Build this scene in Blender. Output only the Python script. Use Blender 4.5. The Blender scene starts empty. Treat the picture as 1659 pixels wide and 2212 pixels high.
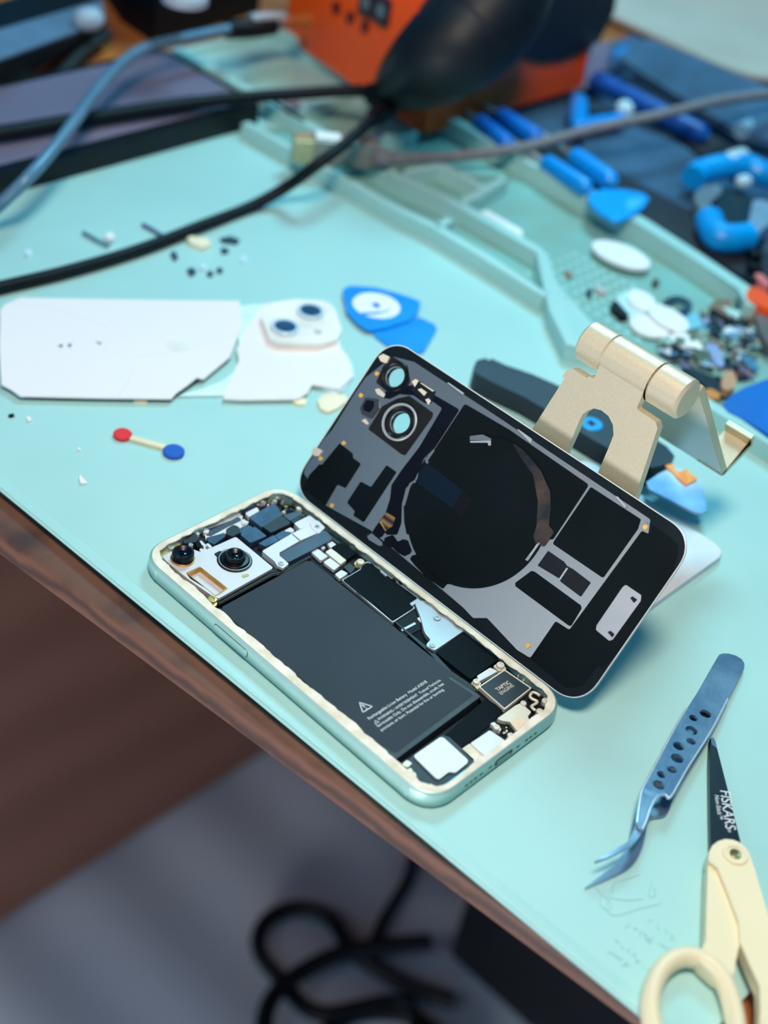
import bpy, bmesh, math, random
from mathutils import Vector, Matrix
from mathutils.geometry import tessellate_polygon
random.seed(7)
S = 0.001                       # everything below is in millimetres
C = bpy.context.scene.collection
sc = bpy.context.scene

# ------------------------------------------------------------------ camera model (from the phone's known size)
F = 3067.0
R0 = Vector((0.68984691, -0.70794192, 0.15142479))
R1 = Vector((-0.37195612, -0.52603733, -0.76480937))
R2 = Vector((0.62109571, 0.471278, -0.62620856))
POS = Vector((-252.20545699, -150.47021252, 353.76677144))
def ray(u, v):
    return R0*((u-829.5)/F) + R1*((v-1106)/F) + R2
def at(u, v, z=0.0):
    r = ray(u, v); return POS + r*((z-POS.z)/r.z)
VIEWS = dict(A=(300,1020,3.6065), B=(640,1120,4.608), C=(760,1280,3.5298), D=(640,740,3.95), E=(900,980,2.765), F=(1000,660,2.5174),
    G=(1120,670,3.1904), H=(0,580,1.728), I=(1220,1380,3.779), J=(1220,1780,3.779), K=(490,1030,8.295), L=(640,1100,8.295),
    M=(310,1040,8.295), N=(1000,1380,7.213), O=(1000,1480,7.213), P=(640,1040,4.608), Q=(860,300,4.1475), R=(0,0,2.514), S=(1000,0,2.5174),
    T=(1150,440,3.2593), U=(1359,580,5.53), V=(1359,300,5.53), W=(1200,580,5.53), Y=(820,900,3.95), Z=(380,880,4.1475),
    a=(340,1200,5.53), b=(0,440,2.676), c=(540,0,3.95), d=(900,0,3.95), e=(1239,0,3.95), x=(0,0,1.0))
def vp(view, pts):
    ox, oy, s = VIEWS[view]
    return [(ox+u/s, oy+v/s) for u, v in pts]

class Plane:
    def __init__(s, o, ex, ey):
        s.o = Vector(o); s.ex = Vector(ex).normalized(); s.n = s.ex.cross(Vector(ey)).normalized(); s.ey = s.n.cross(s.ex)
    def px(s, u, v, h=0.0):
        r = ray(u, v); t = (s.o + s.n*h - POS).dot(s.n)/r.dot(s.n); p = POS + r*t - s.o
        return (p.dot(s.ex), p.dot(s.ey))
    def w(s, a, b, h=0.0):
        return s.o + s.ex*a + s.ey*b + s.n*h
    def pts(s, view, pts, h=0.0):
        return [s.px(u, v, h) for u, v in vp(view, pts)]
GROUND = Plane((0,0,0), (1,0,0), (0,1,0))

# ------------------------------------------------------------------ materials
def lin(c):
    c = c/255.0
    return c/12.92 if c <= 0.04045 else ((c+0.055)/1.055)**2.4
def rgb(r, g, b): return (lin(r), lin(g), lin(b), 1.0)
MATS = {}
def mat(name, col, rough=0.5, metal=0.0, var=0.12, scale=40.0, bump=0.0, bscale=None, spec=0.5, col2=None, coat=0.0, lo=0.35, hi=0.65, bdist=0.0003):
    if name in MATS: return MATS[name]
    m = bpy.data.materials.new(name); m.use_nodes = True
    nt = m.node_tree; b = nt.nodes['Principled BSDF']
    b.inputs['Roughness'].default_value = rough; b.inputs['Metallic'].default_value = metal
    b.inputs['Specular IOR Level'].default_value = spec
    if coat: b.inputs['Coat Weight'].default_value = coat; b.inputs['Coat Roughness'].default_value = 0.08
    tc = nt.nodes.new('ShaderNodeTexCoord')
    nz = nt.nodes.new('ShaderNodeTexNoise'); nz.inputs['Scale'].default_value = scale; nz.inputs['Detail'].default_value = 4
    nt.links.new(tc.outputs['Object'], nz.inputs['Vector'])
    rp = nt.nodes.new('ShaderNodeValToRGB')
    rp.color_ramp.elements[0].position = lo; rp.color_ramp.elements[1].position = hi
    c1 = rgb(*col); c2 = rgb(*col2) if col2 else tuple(min(1, x*(1+var)) for x in c1[:3]) + (1,)
    if not col2: c1 = tuple(x*(1-var) for x in c1[:3]) + (1,)
    rp.color_ramp.elements[0].color = c1; rp.color_ramp.elements[1].color = c2
    nt.links.new(nz.outputs['Fac'], rp.inputs['Fac']); nt.links.new(rp.outputs['Color'], b.inputs['Base Color'])
    if bump:
        n2 = nt.nodes.new('ShaderNodeTexNoise'); n2.inputs['Scale'].default_value = bscale or scale*4; n2.inputs['Detail'].default_value = 3
        nt.links.new(tc.outputs['Object'], n2.inputs['Vector'])
        bp = nt.nodes.new('ShaderNodeBump'); bp.inputs['Strength'].default_value = bump; bp.inputs['Distance'].default_value = bdist
        nt.links.new(n2.outputs['Fac'], bp.inputs['Height']); nt.links.new(bp.outputs['Normal'], b.inputs['Normal'])
    MATS[name] = m
    return m
def striped(name, ca, cb, scale, rough, axis='X', dist=2.0, detail=3.0, bump=0.0):
    if name in MATS: return MATS[name]
    m = bpy.data.materials.new(name); m.use_nodes = True; nt = m.node_tree; b = nt.nodes['Principled BSDF']
    b.inputs['Roughness'].default_value = rough
    tc = nt.nodes.new('ShaderNodeTexCoord'); w = nt.nodes.new('ShaderNodeTexWave'); w.bands_direction = axis
    w.inputs['Scale'].default_value = scale; w.inputs['Distortion'].default_value = dist; w.inputs['Detail'].default_value = detail
    mp = nt.nodes.new('ShaderNodeMapping')
    mp.inputs['Scale'].default_value = (1, .12, 1) if axis == 'X' else ((.12, 1, 1) if axis == 'Y' else (1, 1, 1))
    nt.links.new(tc.outputs['Object'], mp.inputs['Vector']); nt.links.new(mp.outputs['Vector'], w.inputs['Vector'])
    rp = nt.nodes.new('ShaderNodeValToRGB'); rp.color_ramp.elements[0].color = rgb(*ca); rp.color_ramp.elements[1].color = rgb(*cb)
    nt.links.new(w.outputs['Fac'], rp.inputs['Fac']); nt.links.new(rp.outputs['Color'], b.inputs['Base Color'])
    if bump:
        bp = nt.nodes.new('ShaderNodeBump'); bp.inputs['Strength'].default_value = bump; bp.inputs['Distance'].default_value = .0005
        nt.links.new(w.outputs['Fac'], bp.inputs['Height']); nt.links.new(bp.outputs['Normal'], b.inputs['Normal'])
    MATS[name] = m
    return m
def glass(name, tint=(230, 240, 245)):
    if name in MATS: return MATS[name]
    m = bpy.data.materials.new(name); m.use_nodes = True; nt = m.node_tree
    for n in list(nt.nodes):
        if n.type == 'BSDF_PRINCIPLED': nt.nodes.remove(n)
    out = [n for n in nt.nodes if n.type == 'OUTPUT_MATERIAL'][0]
    t = nt.nodes.new('ShaderNodeBsdfTransparent'); t.inputs['Color'].default_value = rgb(*tint)
    g = nt.nodes.new('ShaderNodeBsdfGlossy'); g.inputs['Roughness'].default_value = 0.05
    mx = nt.nodes.new('ShaderNodeMixShader'); fr = nt.nodes.new('ShaderNodeFresnel'); fr.inputs['IOR'].default_value = 1.3
    nt.links.new(fr.outputs[0], mx.inputs[0]); nt.links.new(t.outputs[0], mx.inputs[1]); nt.links.new(g.outputs[0], mx.inputs[2])
    nt.links.new(mx.outputs[0], out.inputs['Surface'])
    MATS[name] = m
    return m

m_mat = mat('silicone_teal', (166,210,206), .42, 0, .05, 9, bump=.12, bscale=260, spec=.45)
m_alu = mat('satin_aluminium', (164,200,192), .42, .45, .05, 60)
m_resid = mat('dried_adhesive', (218,208,184), .75, 0, .1, 160, bump=.6, bscale=500, col2=(240,234,218))
m_dark = mat('black_plastic', (8,12,18), .45, 0, .3, 80, spec=.3)
m_black = mat('black_graphite_film', (9,18,22), .6, 0, .2, 30, spec=.08)
m_navy = mat('navy_tape', (5,10,22), .5, 0, .3, 120, bump=.1, bscale=300, spec=.12)
m_batt = mat('battery_wrap', (42,48,57), .60, 0, .10, 25, bump=.06, bscale=160, spec=.3)
m_battw = mat('battery_edge_wrap', (40,36,36), .5, 0, .35, 60, bump=.4, bscale=150)
m_silver = mat('brushed_steel', (172,176,180), .50, .5, .04, 120, bump=.05, bscale=900)
m_white = mat('nickel_plate', (212,206,208), .46, .2, .03, 100)
m_tan = mat('tan_shield', (222,208,186), .5, .3, .06, 90)
m_gold = mat('gold_metal', (206,160,92), .32, .8, .2, 200)
m_goldpad = mat('gold_contact', (240,180,80), .4, .3, .05, 80)
m_foil = mat('blue_grey_foil', (56,78,100), .44, .4, .2, 140, bump=.5, bscale=260)
m_chip = mat('matte_chip', (24,29,36), .5, 0, .15, 100)
m_slate = mat('slate_bar', (52,66,84), .42, .1, .1, 90)
m_grey = mat('grey_graphite_sheet', (150,151,150), .30, .85, .05, 20)
m_rim = mat('cover_rim', (210,212,208), .35, .1, .03, 50)
m_lens = mat('black_lens_barrel', (5,7,11), .32, 0, .2, 50, spec=.3)
m_glasslens = mat('lens_glass', (3,5,10), .08, 0, .1, 50, spec=.5)
m_print = mat('pale_print', (205,210,210), .6, 0, .02, 50)
m_copper = striped('gold_flex_sheen', (10,14,18), (150,112,56), 160, .3, 'X', 4, 2)
m_brownfilm = mat('wrinkled_brown_film', (14,14,16), .34, 0, .5, 90, bump=.9, bscale=120, col2=(66,46,34), lo=.42, hi=.72)
m_pcb = mat('dark_circuit_board', (8,12,15), .55, 0, .4, 300, spec=.2)
m_standm = mat('champagne_aluminium', (204,188,156), .42, .5, .05, 2600, bump=.15, bscale=3600, col2=(216,201,172))
m_standb = mat('pale_stand_base', (206,212,220), .5, .2, .06, 60, col2=(222,222,222))
m_rub = mat('black_rubber', (5,9,16), .55, 0, .2, 80, bump=.15, bscale=300, spec=.25)
m_blue = mat('bright_blue_plastic', (0,142,230), .32, 0, .1, 30)
m_blue2 = mat('deep_blue_plastic', (0,112,210), .38, 0, .1, 30)
m_whitep = mat('white_plastic', (240,240,240), .45, 0, .03, 40)
m_tweez = mat('tweezer_steel', (112,136,160), .28, .8, .06, 45, bump=.15, bscale=500, col2=(176,194,208), lo=.3, hi=.7)
m_tweezl = mat('edge_highlight_steel', (208,216,224), .25, .6, .04, 60)
m_cream = mat('cream_handle', (236,220,182), .42, 0, .04, 14)
m_blade = mat('black_nonstick_blade', (8,11,20), .34, 0, .2, 60)
m_bglass = mat('white_back_glass', (240,230,230), .28, 0, .02, 12, col2=(242,233,230))
m_wood = striped('orange_brown_wood', (150,84,38), (186,110,50), 9, .5, 'X', 14, 5)
m_edge = striped('dark_wood_edge', (66,40,30), (104,66,48), 40, .55, 'Z', 5, 4)
m_cabin = striped('brown_cabinet_wood', (104,68,54), (114,76,62), 3, .6, 'Z', 5, 3)
m_floor = striped('grey_floor_boards', (176,180,188), (208,212,220), 2.6, .55, 'X', 1.0, 1)
m_orange = mat('orange_plastic', (255,86,16), .4, 0, .04, 20)
m_cloth = mat('grey_cloth', (194,180,166), .85, 0, .08, 12, bump=.3, bscale=600)
m_pouch = mat('slate_pouch_fabric', (50,86,116), .8, 0, .25, 26, bump=.4, bscale=900)
m_pouchd = mat('dark_pouch_fabric', (24,34,46), .8, 0, .25, 40, bump=.4, bscale=900)
m_screen = mat('purple_grey_screen', (118,108,128), .22, 0, .12, 9, coat=.4)
m_braid = mat('grey_braid', (120,118,122), .7, 0, .35, 900, bump=.8, bscale=900)
m_hose = mat('blue_grey_tube', (86,122,146), .4, .2, .1, 40)
m_red = mat('red_foam', (226,40,48), .6, 0, .05, 40)
m_bluef = mat('blue_foam', (20,84,180), .6, 0, .05, 40)
m_bladeb = mat('scuffed_blue_blade', (130,160,200), .38, .5, .2, 60, col2=(196,212,232))
m_flex = mat('orange_flex', (240,140,50), .4, 0, .2, 200, col2=(250,180,90))
m_glass = glass('clear_lens_cover')

# ------------------------------------------------------------------ object helpers
ORG = {}
def finish(o, mt, parent, smooth=21):
    me = o.data
    if mt is not None and not me.materials: me.materials.append(mt)
    me.polygons.foreach_set('use_smooth', [True]*len(me.polygons))
    try: me.set_sharp_from_angle(angle=math.radians(smooth))
    except Exception: pass
    C.objects.link(o)
    if parent is not None:
        o.parent = parent; ORG[o] = ORG[parent]
    return o
def link(name, bm, mt, parent=None, smooth=21, loc=None):
    """bm is in world millimetres; the object is stored relative to its thing's base"""
    bmesh.ops.recalc_face_normals(bm, faces=bm.faces[:])
    org = ORG[parent] if parent is not None else Vector(loc if loc is not None else (0,0,0))
    for v in bm.verts: v.co = (v.co - org)*S
    me = bpy.data.meshes.new(name); bm.to_mesh(me); bm.free()
    o = bpy.data.objects.new(name, me)
    finish(o, mt, parent, smooth)
    if parent is None:
        o.location = org*S; ORG[o] = org
    return o
def tag(o, label, cat, group=None, kind=None):
    if label: o['label'] = label
    if cat: o['category'] = cat
    if group: o['group'] = group
    if kind: o['kind'] = kind
    return o
def thing(name, label, cat, loc, group=None):
    o = bpy.data.objects.new(name, None); C.objects.link(o); o.empty_display_size = .01
    o.location = Vector(loc)*S; ORG[o] = Vector(loc)
    return tag(o, label, cat, group)
def fillet(pts, r, seg=5):
    if not r: return list(pts)
    out = []; n = len(pts)
    for i in range(n):
        p = Vector(pts[i]).to_2d(); a = Vector(pts[i-1]).to_2d(); b = Vector(pts[(i+1) % n]).to_2d()
        u = a-p; w = b-p; lu, lw = u.length, w.length
        if lu < 1e-6 or lw < 1e-6: continue
        u /= lu; w /= lw
        cosa = max(-1, min(1, u.dot(w))); ang = math.acos(cosa)
        if ang > 2.9: out.append(tuple(p)); continue
        t = min(r/math.tan(ang/2), lu*.45, lw*.45)
        p0 = p+u*t; p1 = p+w*t
        for k in range(seg+1):
            s = k/seg
            q = p0*(1-s)**2 + p*2*s*(1-s) + p1*s*s
            out.append((q.x, q.y))
    return out
def circle(cx, cy, r, n=40, ry=None):
    ry = ry or r
    return [(cx+r*math.cos(2*math.pi*i/n), cy+ry*math.sin(2*math.pi*i/n)) for i in range(n)]
def prism(bm, pl, pts, h0, h1, holes=(), bevel=0.0, seg=2):
    if holes:
        loops = [list(pts)] + [list(h) for h in holes]
        flat = [p for l in loops for p in l]
        tris = tessellate_polygon([[Vector((p[0], p[1], 0)) for p in l] for l in loops])
        vb = [bm.verts.new(pl.w(p[0], p[1], h0)) for p in flat]; vt = [bm.verts.new(pl.w(p[0], p[1], h1)) for p in flat]
        for t in tris:
            try: bm.faces.new([vt[i] for i in t]); bm.faces.new([vb[i] for i in reversed(t)])
            except ValueError: pass
        k = 0
        for l in loops:
            n = len(l)
            for i in range(n):
                j = (i+1) % n
                bm.faces.new((vb[k+i], vb[k+j], vt[k+j], vt[k+i]))
            k += n
        return
    vb = [bm.verts.new(pl.w(p[0], p[1], h0)) for p in pts]; vt = [bm.verts.new(pl.w(p[0], p[1], h1)) for p in pts]
    n = len(pts)
    bm.faces.new(vb[::-1]); top = bm.faces.new(vt)
    for i in range(n):
        j = (i+1) % n
        bm.faces.new((vb[i], vb[j], vt[j], vt[i]))
    if bevel:
        bmesh.ops.bevel(bm, geom=list(top.edges), offset=bevel, segments=seg, affect='EDGES', clamp_overlap=True, profile=.5)
def slab(name, pts, pl, h0, h1, mt, parent=None, r=0.0, holes=(), bevel=0.0, smooth=21, loc=None):
    bm = bmesh.new(); prism(bm, pl, fillet(pts, r), h0, h1, holes, bevel)
    return link(name, bm, mt, parent, smooth, loc)
def lathe_bm(bm, pl, c, prof, n=40):
    rings = []
    for r, h in prof:
        if r < 1e-5: rings.append([bm.verts.new(pl.w(c[0], c[1], h))])
        else: rings.append([bm.verts.new(pl.w(c[0]+r*math.cos(2*math.pi*i/n), c[1]+r*math.sin(2*math.pi*i/n), h)) for i in range(n)])
    for a, b in zip(rings, rings[1:]):
        for i in range(n):
            j = (i+1) % n
            if len(a) == 1 and len(b) == 1: continue
            if len(a) == 1: bm.faces.new((a[0], b[i], b[j]))
            elif len(b) == 1: bm.faces.new((a[i], a[j], b[0]))
            else: bm.faces.new((a[i], a[j], b[j], b[i]))
def lathe(name, pl, c, prof, mt, parent, n=40, smooth=28):
    bm = bmesh.new(); lathe_bm(bm, pl, c, prof, n); return link(name, bm, mt, parent, smooth)
def spline(pts, n=8):
    P = [Vector(p) for p in pts]; out = []
    for i in range(len(P)-1):
        p0 = P[max(i-1, 0)]; p1 = P[i]; p2 = P[i+1]; p3 = P[min(i+2, len(P)-1)]
        for k in range(n):
            t = k/n
            out.append(.5*((2*p1)+(p2-p0)*t+(2*p0-5*p1+4*p2-p3)*t*t+(3*p1-p0-3*p2+p3)*t**3))
    return out+[P[-1]]
def tube_bm(bm, pts, rad, n=12, closed=False, flat=1.0):
    P = [Vector(p) for p in pts]; m = len(P); rings = []
    up = Vector((0,0,1))
    for i in range(m):
        a = P[(i-1) % m] if (closed or i > 0) else P[0]; b = P[(i+1) % m] if (closed or i < m-1) else P[-1]
        t = (b-a).normalized(); s = t.cross(up)
        if s.length < 1e-4: s = Vector((1,0,0))
        s.normalize(); w = s.cross(t)
        r = rad[i] if isinstance(rad, (list, tuple)) else rad
        rings.append([bm.verts.new(P[i]+s*r*math.cos(2*math.pi*k/n)+w*r*flat*math.sin(2*math.pi*k/n)) for k in range(n)])
    for i in range(m if closed else m-1):
        A, B = rings[i], rings[(i+1) % m]
        for k in range(n):
            bm.faces.new((A[k], A[(k+1) % n], B[(k+1) % n], B[k]))
    if not closed: bm.faces.new(rings[0][::-1]); bm.faces.new(rings[-1])
def tube(name, pts, rad, mt, parent=None, n=12, closed=False, flat=1.0, loc=None):
    bm = bmesh.new(); tube_bm(bm, pts, rad, n, closed, flat); return link(name, bm, mt, parent, 60, loc)
def capsule(bm, a, b, r, n=16, rr=None):
    a, b = Vector(a), Vector(b); d = (b-a); L = d.length; d /= L
    pts, rad = [], []
    for k in range(5):
        t = math.pi/2*k/4; pts.append(a+d*(r-r*math.cos(t))); rad.append(max(r*math.sin(t), r*.05))
    for k in range(5):
        t = math.pi/2*(1-k/4); pts.append(b-d*(r-r*math.cos(t))); rad.append(max(r*math.sin(t), r*.05))
    tube_bm(bm, pts, rad, n)
def text_on(name, string, pl, p0, p1, h, mt, parent, ext=.02, bold=0.0, yscale=1.0):
    """lettering whose baseline runs from p0 to p1 on the plane"""
    cu = bpy.data.curves.new('lettering', 'FONT'); cu.body = string; cu.size = 1; cu.extrude = .01; cu.offset = bold+.008
    o = bpy.data.objects.new('lettering', cu); C.objects.link(o)
    bpy.context.view_layer.update()
    me = bpy.data.meshes.new_from_object(o.evaluated_get(bpy.context.evaluated_depsgraph_get()))
    bpy.data.objects.remove(o); bpy.data.curves.remove(cu)
    xs = [v.co.x for v in me.vertices]; x0, x1 = min(xs), max(xs)
    d = Vector((p1[0]-p0[0], p1[1]-p0[1])); L = d.length; d /= L; e = Vector((-d.y, d.x)); k = L/(x1-x0)
    bm = bmesh.new(); bm.from_mesh(me); bpy.data.meshes.remove(me)
    for v in bm.verts:
        a = Vector((p0[0], p0[1]))+d*((v.co.x-x0)*k)+e*(v.co.y*k*yscale)
        v.co = pl.w(a.x, a.y, h+(ext if v.co.z > 0 else 0))
    return link(name, bm, mt, parent)
def rrect(x0, y0, x1, y1, r, n=12):
    out = []
    for cx, cy, a0 in ((x1-r, y1-r, 0), (x0+r, y1-r, 90), (x0+r, y0+r, 180), (x1-r, y0+r, 270)):
        for k in range(n+1):
            a = math.radians(a0+90*k/n)
            # slightly squared corner
            ca, sa = math.cos(a), math.sin(a); p = 2/2.25
            out.append((cx+r*math.copysign(abs(ca)**p, ca), cy+r*math.copysign(abs(sa)**p, sa)))
    return out
def ring_loft(bm, pl, loops):
    """loops: list of (pts, h) with equal counts"""
    rows = [[bm.verts.new(pl.w(p[0], p[1], h)) for p in pts] for pts, h in loops]
    n = len(rows[0])
    for a, b in zip(rows, rows[1:]):
        for i in range(n):
            j = (i+1) % n
            bm.faces.new((a[i], a[j], b[j], b[i]))
    return rows

# ================================================================== SETTING
# floor
FLOORZ = -700
bm = bmesh.new(); prism(bm, GROUND, [(-1500,-1500),(2500,-1500),(2500,2500),(-1500,2500)], FLOORZ-20, FLOORZ)
tag(link('floor', bm, m_floor, None, 35, (0,0,FLOORZ)), None, None, kind='structure')
# work table
def lowedge(u, v): p = at(u, v, -12.5); return (p.x, p.y)
e0, e1 = lowedge(0, 1193), lowedge(1080, 1995)
dx = (e1[0]-e0[0])/(e1[1]-e0[1])
ex = lambda y: e1[0]+dx*(y-e1[1])
t = thing('work_table', 'orange-brown wooden table under the teal repair mat', 'table', (ex(100), 100, FLOORZ))
bm = bmesh.new(); prism(bm, GROUND, [(ex(-420),-420),(1150,-420),(1150,900),(ex(900),900)], -12.5, -4, bevel=1.2)
slabo = link('tabletop', bm, m_wood, t)
bm = bmesh.new(); prism(bm, GROUND, [(ex(-420)-.6,-420),(ex(-420)+17,-420),(ex(900)+17,900),(ex(900)-.6,900)], -12.45, -3.9, bevel=1.6, seg=3)
link('edge_band', bm, m_edge, t)
for (x, y) in ((ex(-380)+40,-380),(ex(860)+40,860),(1100,-380),(1100,860)):
    slab('leg', [(x-22,y-22),(x+22,y-22),(x+22,y+22),(x-22,y+22)], GROUND, FLOORZ, -12.5, m_cabin, t)
# cabinet below the table (its face is parallel to the phone's short side)
t = thing('drawer_cabinet', 'brown wooden cabinet standing on the grey floor under the table', 'cabinet', (400, 460, FLOORZ))
slab('body', [(60,458),(1000,458),(1000,840),(60,840)], GROUND, FLOORZ, -40, m_cabin, t, bevel=2)
slab('door', [(70,452),(520,452),(520,458),(70,458)], GROUND, FLOORZ+8, -60, m_cabin, t, bevel=1)
slab('door', [(530,452),(980,452),(980,458),(530,458)], GROUND, FLOORZ+8, -60, m_cabin, t, bevel=1)
# black case under the table and the cables in front of it
t = thing('black_case', 'black case standing in shadow on the floor under the table', 'case', (520, 40, FLOORZ))
slab('body', [(405,-260),(800,-260),(800,190),(405,190)], GROUND, FLOORZ+6, FLOORZ+330, m_dark, t, r=12, bevel=6)
slab('front_grille', [(400,-220),(405,-220),(405,150),(400,150)], GROUND, FLOORZ+30, FLOORZ+300, m_rub, t)
for x, y in ((430,-230),(770,-230),(430,160),(770,160)):
    slab('foot', circle(x, y, 12, 16), GROUND, FLOORZ, FLOORZ+6, m_rub, t)
def floorpts(pts, z): return [at(u, v, FLOORZ+z) for u, v in pts]
tag(tube('power_cable', spline(floorpts([(600,2330),(570,2230),(600,2140),(720,2065),(850,2042),(930,2035)], 22)), 7.5, m_rub, loc=at(700,2100,FLOORZ)), 'thick dark cable running across the grey floor to the black case', 'cable')
tag(tube('looped_cable', spline(floorpts([(980,2165),(860,2120),(760,2050),(715,1985),(640,1962),(575,1990),(560,2050),(610,2120),(690,2190),(850,2165),(900,2212),(880,2330)], 10)), 7, m_rub, loc=at(640,2050,FLOORZ)), 'dark cable curled into a loop on the grey floor', 'cable')
tag(tube('thin_cable', spline(floorpts([(790,2080),(830,1985),(880,1900),(900,1820)], 8)), 5, m_rub, loc=at(830,1985,FLOORZ)), 'thin dark cable rising from the loop towards the table edge', 'cable')
tag(tube('bent_cable', spline(floorpts([(700,2330),(690,2250),(760,2195),(880,2195),(960,2250),(1000,2330)], 8)), 6.5, m_rub, loc=at(760,2200,FLOORZ)), 'dark cable bent in an arch beside the black case', 'cable')

# ================================================================== REPAIR MAT
mx = lambda y: -6.3 - 0.040*y            # the mat's edge along the table front
MT = 503
mat_root = thing('repair_mat', 'teal silicone repair mat with raised compartments, covering the table', 'mat', (150, 150, -4))
XR = lambda y: 389 - 0.0*y
body = [(mx(-104)+0,-104),(XR(0)+6,-104),(XR(0)+6,MT),(mx(MT)+0,MT)]
bm = bmesh.new(); fb = fillet(body, 7); und = [(x+(2.2 if x < 50 else -1), y+(2.2 if y < 0 else 0)) for x, y in fb]
lo_ = [bm.verts.new((x, y, -3.85)) for x, y in und]; hi_ = [bm.verts.new((x, y, 0)) for x, y in fb]
bm.faces.new(lo_[::-1]); tp_ = bm.faces.new(hi_)
for i in range(len(fb)): bm.faces.new((lo_[i], lo_[(i+1) % len(fb)], hi_[(i+1) % len(fb)], hi_[i]))
bmesh.ops.bevel(bm, geom=list(tp_.edges), offset=.7, segments=3, affect='EDGES', clamp_overlap=True, profile=.5)
link('pad', bm, m_mat, mat_root)
def ridge(pts, w, h, name='ridge', r=None):
    bm = bmesh.new()
    P = [Vector((p[0], p[1], 0)) for p in pts]
    L, Rr = [], []
    for i, p in enumerate(P):
        a = P[max(i-1,0)]; b = P[min(i+1,len(P)-1)]; d = (b-a).normalized(); s = Vector((-d.y, d.x, 0))
        L.append(p+s*w/2); Rr.append(p-s*w/2)
    out = [(q.x, q.y) for q in L]+[(q.x, q.y) for q in reversed(Rr)]
    prism(bm, GROUND, out, -.2, h, bevel=min(w*.3, .9), seg=3)
    return link(name, bm, m_mat, mat_root)
# low lip along the table-front edge
ridge([(mx(y)+3.2, y) for y in (-98, 60, 200, 350, MT-6)], 4.2, .8, 'edge_lip')
G = lambda z: (lambda view, pts: [(p.x, p.y) for p in (at(u, v, z) for u, v in vp(view, pts))])
HR = 9.0
g5 = G(HR)
ridge([(386.5, MT-3),(386.5, 300),(386, 200),(381, 160),(376, 124),(364, 112)], 8.5, 11, 'outer_rim')
ridge([(376, 124),(378, 60),(380, -98)], 6, 4.5, 'outer_rim')
ridge([(mx(MT)+30, MT-3),(384, MT-3)], 5.5, 5, 'outer_rim')
r1 = g5('Q', [(0,620),(350,790),(800,1060),(1330,1400)]); ridge([(r1[0][0]-4, 398)]+r1, 5.5, HR, 'divider')
r2 = g5('Q', [(0,330),(500,560),(900,780),(1290,1010)]); ridge([(r2[0][0], MT-6),(r2[0][0], 400)]+r2, 6.5, HR, 'divider')
ridge(g5('x', [(1171,543),(1184,600),(1200,668),(1232,742)])+[(271, 120),(270, 40),(269, -98)], 6.5, HR, 'divider')
ridge(g5('Q', [(540,570),(700,500),(960,340)]), 5.5, HR, 'divider')
ridge(g5('Q', [(60,290),(220,260),(380,220)]), 4.5, HR, 'divider')
ridge(g5('Q', [(380,220),(560,310),(760,430)]), 5, HR, 'divider')
ridge(g5('Q', [(350,790),(470,700)]), 5, HR, 'divider')
ridge(g5('c', [(0,570),(160,530),(330,490)]), 5, HR, 'divider')
ridge(g5('c', [(190,850),(330,960),(480,1040)]), 5, HR, 'divider')
ridge(g5('c', [(440,930),(600,860),(860,790)]), 5, HR, 'divider')
ridge(g5('c', [(990,1180),(1200,1150),(1420,1110)]), 5, HR, 'divider')
m_dust_shade = mat('dusty_shaded_teal', (122,176,170), .6, 0, .1, 30, col2=(128,158,142), lo=.4, hi=.75)  # brownish dust, with the trays' shade painted in as darker teal
def floor_patch(pts): slab('tray_floor', pts, GROUND, -.1, .12, m_dust_shade, mat_root, loc=None)
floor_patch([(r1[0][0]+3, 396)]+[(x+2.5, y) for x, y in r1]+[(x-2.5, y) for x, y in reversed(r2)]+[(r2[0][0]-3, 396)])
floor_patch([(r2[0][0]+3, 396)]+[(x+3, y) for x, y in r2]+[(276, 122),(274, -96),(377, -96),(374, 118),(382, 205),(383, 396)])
# ruler of small raised marks beside the compartments
bm = bmesh.new()
ra, rb = at(880, 500, 0), at(1150, 690, 0)
for i in range(46):
    p = ra.lerp(rb, i/45); ll = 7 if i % 5 == 0 else 4.5
    prism(bm, GROUND, [(p.x+12-ll, p.y-.35),(p.x+12, p.y-.35),(p.x+12, p.y+.35),(p.x+12-ll, p.y+.35)], -.1, .35)
ra2 = Vector((ra.x-2, ra.y, 0)); rb2 = Vector((rb.x-2, rb.y, 0))
link('ruler_marks', bm, m_mat, mat_root)
# magnetic tray texture
bm = bmesh.new()
for i in range(9):
    for j in range(12):
        x = 300+i*6.5; y = 135+j*6.5
        if x < 292+max(0, (150-y))*.1 or x > 345: continue
        prism(bm, GROUND, circle(x, y, 1.6, 8), -.1, .6)
link('tray_studs', bm, m_mat, mat_root)
# embossed mark near the scissors
bm = bmesh.new()
for pl_ in ([(390,560),(400,480),(500,450),(610,410)], [(710,460),(690,590),(740,575),(730,520)], [(300,590),(290,650),(330,690),(370,560)], [(330,690),(400,745),(500,725),(640,680),(740,660),(785,640)],
            [(250,520),(330,600),(380,650),(360,700)], [(370,600),(500,620),(640,610)]):
    tube_bm(bm, spline([at(u, v, .1) for u, v in vp('J', pl_)], 4), .22, 6)
link('embossed_logo', bm, m_mat, mat_root)
bm = bmesh.new(); rr = random.Random(3)
for (u0, v0, u1, v1, k) in ((520,830,700,950,5), (690,790,880,920,4), (620,900,850,1020,6), (430,960,560,1080,4), (360,1050,520,1150,6), (560,1080,690,1190,4)):
    for i in range(k):
        s = i/max(k-1,1); u = u0+(u1-u0)*s; v = v0+(v1-v0)*s
        pts = [at(*vp('J', [(u+rr.uniform(-26,26), v+rr.uniform(-26,26))])[0], .1) for _ in range(4)]
        tube_bm(bm, spline(pts, 3), .18, 6)
link('embossed_strokes', bm, m_mat, mat_root)

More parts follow.
